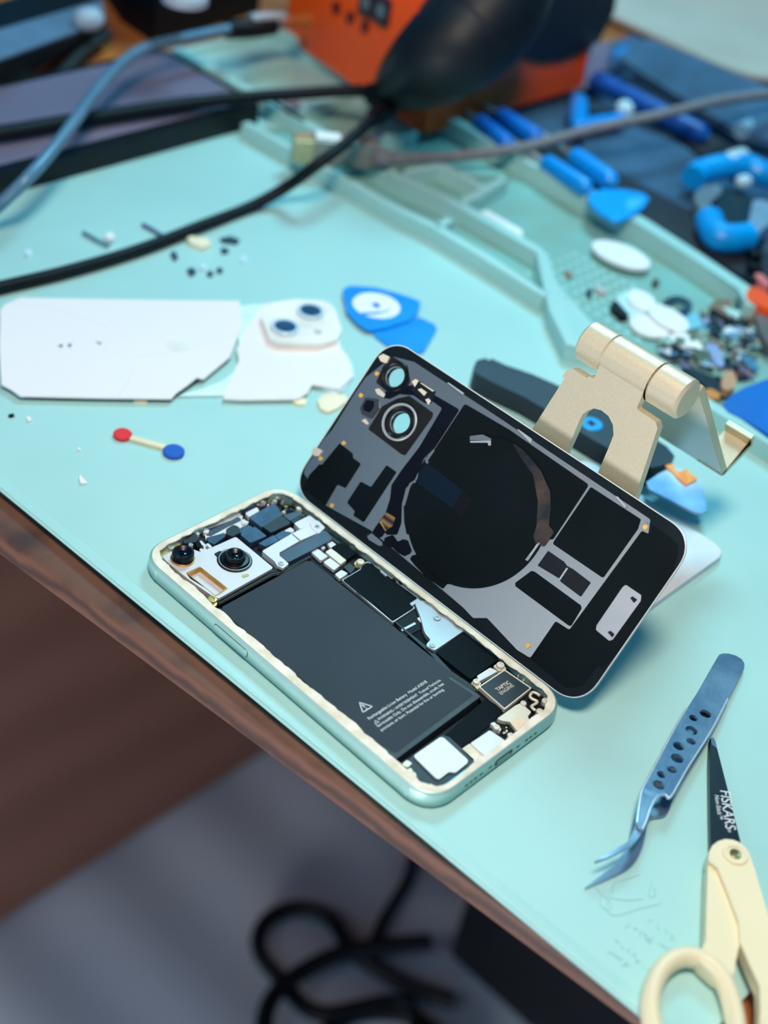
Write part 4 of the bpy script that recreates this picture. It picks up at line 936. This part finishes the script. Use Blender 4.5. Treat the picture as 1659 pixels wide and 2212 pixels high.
# black rounded tool: a tapering body that two cables enter
bt_ = thing('hot_air_handle', 'bulky black rounded hand tool resting against the orange box, cables at its tip', 'hand tool', at(960,150,10))
cen = [(822,214,26),(838,200,36),(868,178,60),(910,150,84),(960,116,104),(1010,72,116),(1055,22,118),(1090,-35,112),(1120,-95,96)]
P_, Rd = [], []
for u, v, rpx in cen:          # stand it clear of both faces of the orange box
    z = 14
    while True:
        p = at(u, v, z); r = rpx*(p-POS).dot(R2)/F
        if z > r*.8 and max((p-FA.o).dot(FA.n), (p-FB.o).dot(FB.n)) > r+2.5: break
        z += 1
    P_.append(p); Rd.append(r)
Pp = spline(P_, 5); Rr_ = [x.x for x in spline([(r,0,0) for r in Rd], 5)]
tube('body', Pp, Rr_, mat('glossy_black_shell', (9,15,22), .5, 0, .2, 40, spec=.3), bt_, 32)
bm = bmesh.new()
q0 = P_[3].lerp(POS, Rd[3]*.93/(POS-P_[3]).length); q1 = P_[5].lerp(POS, Rd[5]*.93/(POS-P_[5]).length); q0 = q0.lerp(q1, .25); q1 = q0.lerp(q1, .8)
capsule(bm, q0, q1, 5, 14); link('brown_reflection', bm, mat('brown_reflection', (74,54,46), .4, .3), bt_)  # brown bar that paints a reflection on the black shell
tube('cord_guard', path('x', [(800,205,28),(830,200,28),(860,190,30)]), 6.5, m_rub, bt_)
tube('cord_guard', path('x', [(812,252,24),(835,232,26),(858,212,28)]), 6.0, m_rub, bt_)

# ================================================================== CASES TOP-LEFT
ck = thing('dark_case', 'dark case with a silvery blue lid standing beyond the tablet', 'case', at(60,150,0))
bm = bmesh.new()
fz = .4
A0, B0 = at(-190,330,fz), at(232,70,fz); A1 = at(-190,205,30); B1 = at(228,52,14); A2 = at(-190,60,34); B2 = at(210,-60,18)
def quadblock(bm, pts_top, pts_bot):
    vt = [bm.verts.new(p) for p in pts_top]; vb = [bm.verts.new(p) for p in pts_bot]; n = len(vt)
    bm.faces.new(vt); bm.faces.new(vb[::-1])
    for i in range(n): bm.faces.new((vb[i], vb[(i+1)%n], vt[(i+1)%n], vt[i]))
quadblock(bm, [A1, B1, B2, A2], [Vector((A0.x,A0.y,fz)), Vector((B0.x,B0.y,fz)), Vector((B2.x,B2.y,fz)), Vector((A2.x,A2.y,fz))])
link('body', bm, m_rub, ck)
bm = bmesh.new(); up = Vector((0,0,1.2))
T = [A1+(A2-A1)*.03, B1+(B2-B1)*.03, B1+(B2-B1)*.42, A1+(A2-A1)*.55]
quadblock(bm, [p+up for p in T], [p-up*.2 for p in T]); link('lid_strip', bm, mat('silver_blue_lid', (112,138,164), .4, .3, .2, 14), ck)
bm = bmesh.new(); capsule(bm, at(160,45,22), at(222,40,22), 7, 14); link('pale_clasp', bm, mat('pale_clasp', (170,186,204), .4), ck)
tag(tube('dark_strap', path('x', [(-60,284,5),(40,236,5),(120,172,5),(180,112,5),(232,74,5)]), 4.0, mat('olive_black_strap', (16,26,28), .6), loc=at(120,150,0)), 'dark strap running along the front of the dark case', 'strap')
cb = thing('black_box', 'black box at the back edge beyond the bent grey lead', 'box', at(450,30,0))
b0, b1 = at(262,48,-4), at(335,96,-4); b2 = at(640,70,-4)
slab('body', [(b0.x,b0.y),(b1.x,b1.y),(b1.x+(b2.x-b1.x)*1.0,b1.y+14),(b2.x+60,b2.y+140),(b0.x+60,b0.y+150)], GROUND, -3.9, 60, m_rub, cb, bevel=2)
bm = bmesh.new(); kc = at(400,-12,64)
lathe_bm(bm, Plane(kc-Vector((0,0,4)), (1,0,0), (0,1,0)), (0,0), [(13,0),(13,4),(11,6),(6,7.5),(0,8)], 32); link('pale_knob', bm, mat('dim_knob', (150,156,170), .4), cb)

# ================================================================== TOOL POUCH AND TOOLS
po = thing('tool_pouch', 'dark blue-grey fabric tool pouch lying open beyond the mat', 'tool pouch', (500, 230, -4))
def grid_cloth(name, x0, x1, y0_, y1_, zf, nx, ny, mt, parent, th=2.0, loc=None):
    bm = bmesh.new(); V_ = [[bm.verts.new((x0+(x1-x0)*i/nx, y0_+(y1_-y0_)*j/ny, zf(x0+(x1-x0)*i/nx, y0_+(y1_-y0_)*j/ny))) for j in range(ny+1)] for i in range(nx+1)]
    for i in range(nx):
        for j in range(ny): bm.faces.new((V_[i][j], V_[i+1][j], V_[i+1][j+1], V_[i][j+1]))
    r = bmesh.ops.extrude_face_region(bm, geom=bm.faces[:])
    for g in r['geom']:
        if isinstance(g, bmesh.types.BMVert): g.co.z -= th
    return link(name, bm, mt, parent, 60, loc)
grid_cloth('lining', 398, 646, -60, 392, lambda x, y: -1.0+.9*math.sin(x*.05+y*.03)+1.6*max(0, math.sin(x*.021-y*.035))**4, 50, 60, m_pouch, po, 2.2)
flap = [at(1330,118,14), at(1400,82,26), at(1500,120,28), at(1680,195,28), at(1700,310,14), at(1600,285,12), at(1480,215,12), at(1400,165,12)]
bm = bmesh.new(); quadblock(bm, flap, [p-Vector((0,0,5)) for p in flap]); link('flap', bm, m_pouch, po)
fl2 = [at(1345,165,9), at(1440,215,9), at(1540,290,8), at(1600,330,8), at(1590,380,4), at(1500,320,4), at(1400,240,4)]
bm = bmesh.new(); quadblock(bm, fl2, [p-Vector((0,0,6)) for p in fl2]); link('dark_pocket', bm, m_pouchd, po)
bm = bmesh.new(); lo = spline([at(u, v, 12) for u, v in ((1600,285),(1640,262),(1690,255))], 5); tube_bm(bm, lo, 5, 10); link('piping', bm, mat('pale_piping', (120,160,184), .6), po)
grid_cloth('pocket', 402, 440, 120, 330, lambda x, y: 2.5+2.0*math.sin((x-402)/38*math.pi), 10, 20, m_pouchd, po, 2.0)
def driver(name, label, a, b, r, mt, za, zb, cap=None, tip=None):
    t = thing(name, label, 'screwdriver', at(*a, 0), 'blue tools in the pouch')
    A, B = at(*a, za), at(*b, zb); bm = bmesh.new(); capsule(bm, A, B, r, 18); link('handle', bm, mt, t)
    dd = (B-A).normalized()
    bm = bmesh.new(); tube_bm(bm, [A-dd*26, A+dd*2], r*.3, 10); link('shaft', bm, m_silver, t)
    bm = bmesh.new(); capsule(bm, B-dd*(r*1.1), B+dd*.4, r*.72, 14); link('end_cap', bm, cap or m_blue, t)
    return t
driver('screwdriver', 'blue screwdriver handle nearest the orange box, behind the braided cord', (1028,258), (1105,318), 5.2, m_blue2, 13, 13)
driver('screwdriver', 'blue screwdriver handle outermost of the pair behind the braided cord', (1072,245), (1168,304), 5.6, m_blue2, 13, 13)
driver('screwdriver', 'blue screwdriver handle lying along the mat rim, in front of the cord', (1172,346), (1275,412), 5.2, m_blue, 14, 14, mat('light_blue_cap', (40,160,235), .3))
driver('screwdriver', 'thicker blue screwdriver handle beside the one along the mat rim', (1232,332), (1330,400), 6.0, m_blue, 13, 13, MATS['light_blue_cap'])
driver('screwdriver', 'long dark blue tool handle tucked along the pouch flap', (1258,158), (1528,296), 6.5, mat('royal_blue_plastic', (0,76,160), .4), 12, 10, m_blue2)
sp = thing('pry_tool', 'bright blue leaf-shaped pry tool overlapping the mat rim', 'pry tool', at(1330,435,0))
slab('blade', gp('S', [(680,1050),(760,1028),(880,1030),(985,1050),(1015,1080),(985,1125),(900,1180),(830,1202),(740,1150),(690,1100)], 14), GROUND, 12, 14, mat('vivid_blue_plastic', (0,160,245), .35), sp, r=3, bevel=.6)
slab('painted_highlight', gp('S', [(890,1085),(985,1075),(970,1110),(890,1150)], 14.3), GROUND, 13.9, 14.4, mat('highlight_blue', (70,180,245), .3), sp, r=1)  # paler blue slab that paints the highlight on the blade
cl_ = thing('blue_clip', 'blue clip tool with a pale ball end, on the pouch', 'clip', at(1270,260,0))
bm = bmesh.new(); capsule(bm, at(1250,215,10), at(1250,285,10), 6, 14); link('jaw', bm, m_blue, cl_)
bm = bmesh.new(); capsule(bm, at(1262,272,7), at(1350,258,7), 5, 14); link('lever', bm, m_blue, cl_)
bm = bmesh.new(); tube_bm(bm, [at(1270,240,8), at(1335,236,8)], 3.5, 12); link('rod', bm, m_slate, cl_)
bm = bmesh.new(); capsule(bm, at(1335,240,9), at(1362,234,9), 6.2, 16); link('ball', bm, mat('ice_ball', (196,226,236), .3), cl_)
wh = thing('white_label_bag', 'small white packet standing between the orange box and the pouch flap', 'packet', at(1295,130,0))
bm = bmesh.new(); quadblock(bm, [at(1282,95,40), at(1322,88,40), at(1330,140,10), at(1265,155,10)], [at(1282,95,40)+Vector((8,6,-34)), at(1322,88,40)+Vector((8,6,-34)), at(1330,140,-2), at(1265,155,-2)]); link('packet', bm, mat('pink_white_packet', (226,214,222), .5, 0, .1, 30), wh)
slab('blue_corner', gp('e', [(340,440),(440,395),(540,400),(480,440),(370,490)], 14), GROUND, 9, 14, m_blue, wh, r=1)
pl = thing('pliers', 'blue-handled pliers with dark jaws lying on the pouch', 'pliers', at(1560,450,0))
bm = bmesh.new(); tube_bm(bm, path('V', [(760,470,12),(850,400,13),(1050,340,15),(1250,320,16),(1420,330,16),(1560,400,15),(1720,450,13)]), 7.5, 16); link('handle', bm, mat('sky_blue_handle', (0,150,226), .35), pl)
bm = bmesh.new(); tube_bm(bm, path('V', [(950,960,12),(1000,1090,12),(1080,1170,12),(1250,1190,12),(1420,1170,12)]), 8, 16); link('handle', bm, MATS['sky_blue_handle'], pl)
for q0, q1, r in (((1150,280,19),(1400,190,19),5.5), ((1290,520,16),(1450,500,16),4), ((1200,1150,14),(1400,1110,14),4)):
    bm = bmesh.new(); capsule(bm, at(*vp('V',[q0[:2]])[0], q0[2]), at(*vp('V',[q1[:2]])[0], q1[2]), r, 14); link('grip_inlay', bm, mat('pale_grip', (190,216,228), .35), pl)
slab('jaw', gp('V', [(1080,560),(1300,600),(1480,680),(1450,980),(1330,1060),(1080,1000),(960,930),(1050,780)], 11), GROUND, 4, 11, mat('teal_black_jaw', (16,36,44), .4), pl, r=2, bevel=1)
slab('jaw_plate', gp('V', [(790,640),(900,560),(1100,540),(1110,620),(1040,700),(960,760),(1000,900),(930,930),(850,850),(780,720)], 12), GROUND, 5, 12, mat('dull_silver', (150,160,166), .35, .6), pl, r=1.5, bevel=.6)
slab('jaw_plate', gp('V', [(1480,740),(1560,720),(1700,760),(1700,1000),(1500,1150),(1420,1050)], 12), GROUND, 5, 12, mat('mist_silver', (150,178,200), .35, .4), pl, r=1.5, bevel=.6)
ch = thing('orange_handled_cutter', 'orange-handled cutter with a coiled black spring at the mat corner', 'cutter', at(1640,600,0))
bm = bmesh.new()
hel = [at(1630+10*math.sin(k*1.3), 520+k*6, 8+3.5*math.cos(k*1.3)) for k in range(19)]
tube_bm(bm, spline(hel, 4), 1.9, 8); link('spring', bm, m_rub, ch)
slab('orange_grip', gp('U', [(1400,290),(1450,205),(1560,240),(1720,330),(1720,500),(1600,455),(1420,370)], 12), GROUND, 5, 12, m_orange, ch, r=2, bevel=1.5)
slab('pink_grip', gp('U', [(1500,70),(1560,40),(1640,120),(1700,190),(1640,200),(1560,140)], 14), GROUND, 8, 14, mat('salmon_grip', (222,120,116), .5), ch, r=1.5, bevel=1)
slab('grey_lever', gp('U', [(1510,480),(1620,470),(1720,520),(1720,950),(1640,890),(1570,760),(1520,600)], 8), GROUND, 3, 8, mat('taupe_metal', (112,106,104), .45, .3), ch, r=2, bevel=1)
bs = thing('blue_plastic_sheet', 'flat deep blue plastic piece at the end of the debris tray', 'plastic piece', at(1620,880,0))
slab('sheet', gp('x', [(1562,872),(1580,852),(1610,836),(1659,818),(1720,815),(1720,985),(1659,950),(1600,905),(1565,888)], 9), GROUND, 6.6, 9, mat('flat_blue_plastic', (0,104,196), .45), bs, r=3, bevel=.6)

# grey cloth bunched behind
grid_o = grid_cloth('grey_cloth', 652, 1140, 120, 760, lambda x, y: 3+18*(.5+.5*math.sin((x-650)*.026+y*.011))**4+12*(.5+.5*math.sin(x*.009-y*.022+1))**4, 60, 70, m_cloth, None, 3, (880, 430, -4))
tag(grid_o, 'pale grey cloth spread in soft folds behind the tool pouch', 'cloth')

# ================================================================== SMALL PARTS IN THE TRAY AND ON THE MAT
def oval(name, label, cat, u, v, ru, rv, z0, z1, mt, group=None, rot=0.0):
    c = at(u, v, z1)
    # ru, rv: half sizes in millimetres along x and y
    pts = [(c.x+ru*math.cos(a)*math.cos(rot)-rv*math.sin(a)*math.sin(rot), c.y+ru*math.cos(a)*math.sin(rot)+rv*math.sin(a)*math.cos(rot)) for a in [2*math.pi*i/28 for i in range(28)]]
    o = slab(name, pts, GROUND, z0, z1, mt, None, bevel=.5, loc=(c.x, c.y, z0))
    return tag(o, label, cat, group)
oval('white_pad', 'large white oval pad leaning on the rim of the compartment', 'pad', 1342, 548, 11, 17, 3.5, 5.5, m_whitep, None, .15)
oval('adhesive_dot', 'upright white oval dot, farthest in the cluster in the tray', 'adhesive dot', 1386, 646, 10, 7, 2, 4.5, m_whitep, None, .9)
oval('adhesive_dot', 'white oval dot overlapping the rounder one in the tray cluster', 'adhesive dot', 1444, 684, 8, 13, 4, 6, m_whitep, None, -.2)
oval('adhesive_dot', 'roundest white dot, nearest the stand hinge in the tray', 'adhesive dot', 1403, 703, 9, 10, 1.5, 3.5, m_whitep, None, .2)
oval('adhesive_dot', 'tiny white dot between the dot cluster and the blue scraps', 'adhesive dot', 1449, 728, 4, 5, 1, 3, m_whitep, None, .2)
oval('white_chip', 'white oblong chip among the blue scraps in the tray', 'chip', 1488, 738, 5, 10, 2, 4.5, m_whitep, None, -.3)
oval('pale_blue_pad', 'pale blue oval pad beside the white dots in the tray', 'pad', 1372, 660, 14, 10, .5, 2, mat('ice_blue_pad', (190,226,244), .5), None, .6)
oval('pale_blue_pad', 'sky blue round pad on the greenish tray floor', 'pad', 1502, 695, 9, 9, .4, 1.4, mat('sky_pad', (120,196,220), .5), None, .6)
tag(slab('white_strip', gp('Q', [(745,650),(800,640),(1110,820),(1115,880),(1070,885),(760,710)], 5.4), GROUND, 4.9, 5.5, m_whitep, None, r=1.2, loc=at(1085,485,5)), 'narrow white strip lying on the divider of the long compartment', 'strip')
tag(slab('dark_bracket', gp('W', [(660,420),(720,370),(790,450),(880,550),(870,580),(790,560),(700,490)], 4), GROUND, .3, 4, m_rub, None, r=1.5, loc=at(1340,665,0)), 'curved black bracket lying beside the white dots in the tray', 'bracket')
tag(tube('black_ring', [at(1462+26*math.cos(a), 661+15*math.sin(a), 3) for a in [2*math.pi*i/40 for i in range(40)]], 1.8, mat('slate_ring', (40,78,98), .5), None, 10, True, loc=at(1462,661,0)), 'dark oval ring lying behind the white dots in the tray', 'ring')
tag(slab('dark_strip', gp('U', [(970,490),(1020,475),(1140,560),(1280,620),(1260,680),(1180,640),(990,530)], 4), GROUND, 1, 4, m_rub, None, r=1, loc=at(1560,690,0)), 'black strip lying against the rim in the debris tray', 'strip')
tag(slab('black_film_scrap', gp('U', [(620,1180),(760,1190),(1000,1290),(1100,1400),(1080,1560),(960,1480),(850,1350)], 5), GROUND, 1, 5, mat('black_scrap', (8,18,28), .4), None, r=1, loc=at(1510,830,0)), 'large black film scrap in the tray next to the stand hinge', 'scrap')
tag(slab('orange_scrap', gp('U', [(880,1450),(980,1430),(1100,1500),(1060,1560),(940,1540)], 6), GROUND, 3, 6, mat('amber_scrap', (206,132,50), .5), None, r=1.5, loc=at(1535,850,0)), 'amber plastic scrap beside the deep blue plastic piece', 'scrap')
tag(slab('beige_scrap', gp('U', [(1120,1260),(1230,1200),(1290,1320),(1260,1430),(1150,1460),(1100,1400)], 7), GROUND, 3, 7, mat('beige_scrap', (196,150,112), .5), None, r=1.5, loc=at(1575,820,0)), 'beige torn scrap lying beside the black film scrap', 'scrap')
tag(slab('lilac_scrap', gp('U', [(900,920),(1010,870),(1080,950),(1140,1150),(1080,1180),(1000,1080),(960,980)], 5), GROUND, 2, 5, mat('lilac_scrap', (160,176,214), .4, .3), None, r=1.5, loc=at(1545,770,0)), 'long lilac-grey metal scrap in the debris tray', 'scrap')
rr = random.Random(77)
scol = [(186,214,230),(90,150,186),(28,46,66),(120,96,76),(14,22,32),(150,170,160),(64,96,128),(170,140,100),(210,220,226),(40,60,60),(96,120,104),(130,130,170)]
smt = [mat('scrap_tone_'+n, c, .45, .15, .2, 80) for n, c in zip('abcdefghijkl', scol)]
zones = [((1470,780),(50,30),16), ((1560,760),(60,45),30), ((1620,730),(40,60),24), ((1590,800),(50,30),20), ((1440,760),(40,20),8), ((1530,700),(60,30),8)]
for (cu, cv_), (du, dv), k in zones:
    for i in range(k):
        u, v = cu+rr.gauss(0, du*.5), cv_+rr.gauss(0, dv*.5)
        if u < 1415 or v > 880: continue
        c = at(u, v, 0); z0 = rr.uniform(.2, 5); s_ = rr.uniform(2.5, 8.0); a0 = rr.uniform(0, 6.28); m_ = rr.choice((3,4,4,4))
        if not (273 < c.x < 374) or c.y < -60: continue
        pts = [(c.x+s_*rr.uniform(.5,1.3)*math.cos(a0+2*math.pi*j/m_), c.y+s_*rr.uniform(.4,1.2)*math.sin(a0+2*math.pi*j/m_)) for j in range(m_)]
        o = slab('metal_scrap', pts, GROUND, z0, z0+rr.uniform(.3,1.0), rr.choice(smt), None, loc=(c.x, c.y, z0))
        o.rotation_euler = (rr.uniform(-.5,.5), rr.uniform(-.5,.5), 0)
        tag(o, 'small torn phone scrap lying in the debris pile behind the stand', 'scrap', 'phone scraps piled in the tray')
# crumbs on the mat
def crumb(name, label, cat, view, pts, z1, mt, r=0.3, z0=.03):
    p = gp(view, pts, z1); c = at(*vp(view, [pts[0]])[0], 0)
    tag(slab(name, p, GROUND, z0, z1, mt, None, r=r, loc=(c.x, c.y, 0)), label, cat)
crumb('white_shard', 'white pointed shard alone on the mat below the applicator', 'shard', 'H', [(298,768),(318,790),(328,800),(302,802),(296,785)], 1.0, m_bglass, .2)
crumb('cream_shard', 'larger cream shard beside the propped back panel corner', 'shard', 'H', [(1185,490),(1215,462),(1290,472),(1300,490),(1260,520),(1225,535),(1195,520)], 1.6, mat('cream_shard', (236,220,188), .4), 1)
crumb('cream_shard', 'smaller cream shard under the broken camera piece edge', 'shard', 'H', [(1090,490),(1120,478),(1148,490),(1140,508),(1105,505)], 1.2, MATS['cream_shard'], 1)
crumb('beige_chip', 'thin beige chip under the cracked white glass edge', 'chip', 'H', [(498,488),(550,488),(548,500),(500,498)], .8, MATS['cream_shard'])
crumb('dark_crumb', 'dark crumb near the snapped corner of the white glass', 'crumb', 'H', [(30,545),(50,540),(54,550),(35,553)], .8, m_dark)
crumb('white_crumb', 'white crumb beside the dark crumb near the white glass', 'crumb', 'H', [(98,552),(112,552),(118,566),(104,570)], .9, m_bglass)
crumb('white_fleck', 'white fleck between the applicator and the white shard', 'fleck', 'H', [(290,670),(300,668),(302,676),(292,678)], .7, m_bglass)
sc1 = thing('long_screw', 'long pale screw with a white head lying behind the black cable', 'screw', at(210,520,0))
bm = bmesh.new(); tube_bm(bm, [at(*p, 1.4) for p in vp('b', [(480,165),(560,210),(630,245)])], 1.0, 8); link('shank', bm, mat('pale_teal_metal', (120,170,184), .35, .5), sc1)
bm = bmesh.new(); capsule(bm, at(*vp('b', [(605,205)])[0], 2.5), at(*vp('b', [(660,190)])[0], 2.5), 2.6, 14); link('head', bm, m_whitep, sc1)
tag(tube('dark_pin', [at(*p, 1.2) for p in vp('b', [(825,120),(880,150),(945,190)])], 1.0, mat('purple_grey_metal', (96,110,150), .4, .4), loc=at(330,495,0)), 'dark thin pin lying just behind the black cable', 'pin')
crumb('cream_chip', 'cream chip lying just in front of the black cable', 'chip', 'b', [(1080,195),(1110,185),(1200,200),(1225,235),(1170,252),(1100,225)], 2.2, MATS['cream_shard'], 1)
crumb('dark_strip', 'flat dark strip lying beyond the cream chip', 'strip', 'b', [(1270,200),(1330,185),(1385,205),(1370,225),(1290,215)], 1.5, mat('teal_black', (24,60,78), .5))
crumb('dark_crumb', 'dark crumb right beside the flat dark strip', 'crumb', 'b', [(1275,255),(1310,255),(1325,275),(1285,285)], 1.2, MATS['teal_black'])
crumb('dark_crumb', 'dark crumb closest to the black cable, before the cream chip', 'crumb', 'b', [(985,285),(1010,270),(1030,310),(1005,325)], 1.2, MATS['teal_black'])
crumb('dark_crumb', 'biggest dark crumb in the row above the white glass', 'crumb', 'b', [(1080,380),(1110,365),(1135,390),(1105,412)], 1.5, MATS['teal_black'])
crumb('dark_crumb', 'middle dark crumb in the row above the white glass', 'crumb', 'b', [(1195,395),(1220,385),(1235,405),(1210,418)], 1.2, MATS['teal_black'])
crumb('dark_crumb', 'last dark crumb of the row, farthest from the cable', 'crumb', 'b', [(1250,375),(1275,365),(1290,385),(1265,398)], 1.2, MATS['teal_black'])
crumb('clear_bead', 'clear pale bead between the dark crumbs on the mat', 'bead', 'b', [(1160,350),(1185,345),(1200,365),(1180,378),(1160,370)], 1.5, mat('pale_bead', (200,225,235), .2), .6)
crumb('clear_bead', 'clear pale bead alone near the front of the black cable', 'bead', 'b', [(1390,305),(1415,302),(1428,322),(1408,338),(1392,328)], 1.3, MATS['pale_bead'], .6)
crumb('clear_bead', 'clear pale bead alone behind the black cable', 'bead', 'b', [(150,268),(175,262),(185,285),(165,302),(148,290)], 1.5, MATS['pale_bead'], .6)
crumb('brown_chip', 'small brown chip on the textured tray beside the diagonal divider', 'chip', 'W', [(100,30),(150,25),(210,70),(190,95),(130,60)], 2.5, mat('brown_chip', (150,120,100), .5), .5)
crumb('dark_screw', 'small dark screw on the textured tray', 'screw', 'W', [(370,260),(420,230),(450,270),(420,310),(380,300)], 3, MATS['teal_black'], .5)
crumb('pink_chip', 'pinkish chip beside the dark screw on the textured tray', 'chip', 'W', [(470,220),(510,200),(610,270),(590,290),(510,250)], 3, mat('pinkish_chip', (196,190,190), .5), .5)
crumb('brown_crumb', 'brown crumb against the tray rim above the dark ring', 'crumb', 'U', [(280,130),(330,110),(370,150),(330,185),(290,170)], 3, mat('brown_crumb', (80,74,66), .6), .5)
crumb('pink_chip', 'rosy chip caught on the tray divider by the black cord', 'chip', 'c', [(260,830),(350,830),(430,870),(420,930),(370,900)], 7, mat('rosy_chip', (150,130,140), .5), .8, 4.9)

# ================================================================== LIGHT, WORLD, CAMERA
def area(name, loc, tgt, size, watts, col):
    l = bpy.data.lights.new(name, 'AREA'); l.shape = 'DISK'; l.size = size; l.energy = watts; l.color = col
    o = bpy.data.objects.new(name, l); C.objects.link(o); o.location = Vector(loc)*S
    o.rotation_euler = (Vector(tgt)-Vector(loc)).to_track_quat('-Z', 'Y').to_euler()
    return o
area('ceiling_lamp', (-130, -70, 800), (100, 70, 0), .20, 6.9, (1.0, .84, .66))
area('bench_lamp', (600, 390, 650), (250, 220, 0), .26, 4.9, (.36, .84, 1.0))
area('cover_reflection_panel', (-1610, 470, 1010), (80, 60, 0), .8, 4.2, (.95, .98, 1.0))  # unseen panel placed to be mirrored in the cover's grey sheet, with some side fill
area('under_table_fill', (-1700, -500, -560), (300, 250, -520), .9, 52.0, (.93, .94, .96))  # added fill, kept below the tabletop to brighten floor and cabinet
w = bpy.data.worlds.new('World'); sc.world = w; w.use_nodes = True
bgn = w.node_tree.nodes['Background']; bgn.inputs['Color'].default_value = (.0, .29, .62, 1); bgn.inputs['Strength'].default_value = .58
cam = bpy.data.cameras.new('camera'); co = bpy.data.objects.new('camera', cam); C.objects.link(co)
M = Matrix((R0, -R1, -R2)).transposed().to_4x4(); M.translation = POS*S
co.matrix_world = M
cam.sensor_fit = 'VERTICAL'; cam.sensor_height = 36.0; cam.lens = F/2212*36
cam.clip_start = .01; cam.clip_end = 20
cam.dof.use_dof = True; cam.dof.focus_distance = .505; cam.dof.aperture_fstop = cam.lens/8.5
sc.camera = co
vs = sc.view_settings; vs.view_transform = 'Standard'; vs.look = 'None'; vs.gamma = 1; vs.use_curve_mapping = False; vs.exposure = -0.1
sc.cycles.use_denoising = True
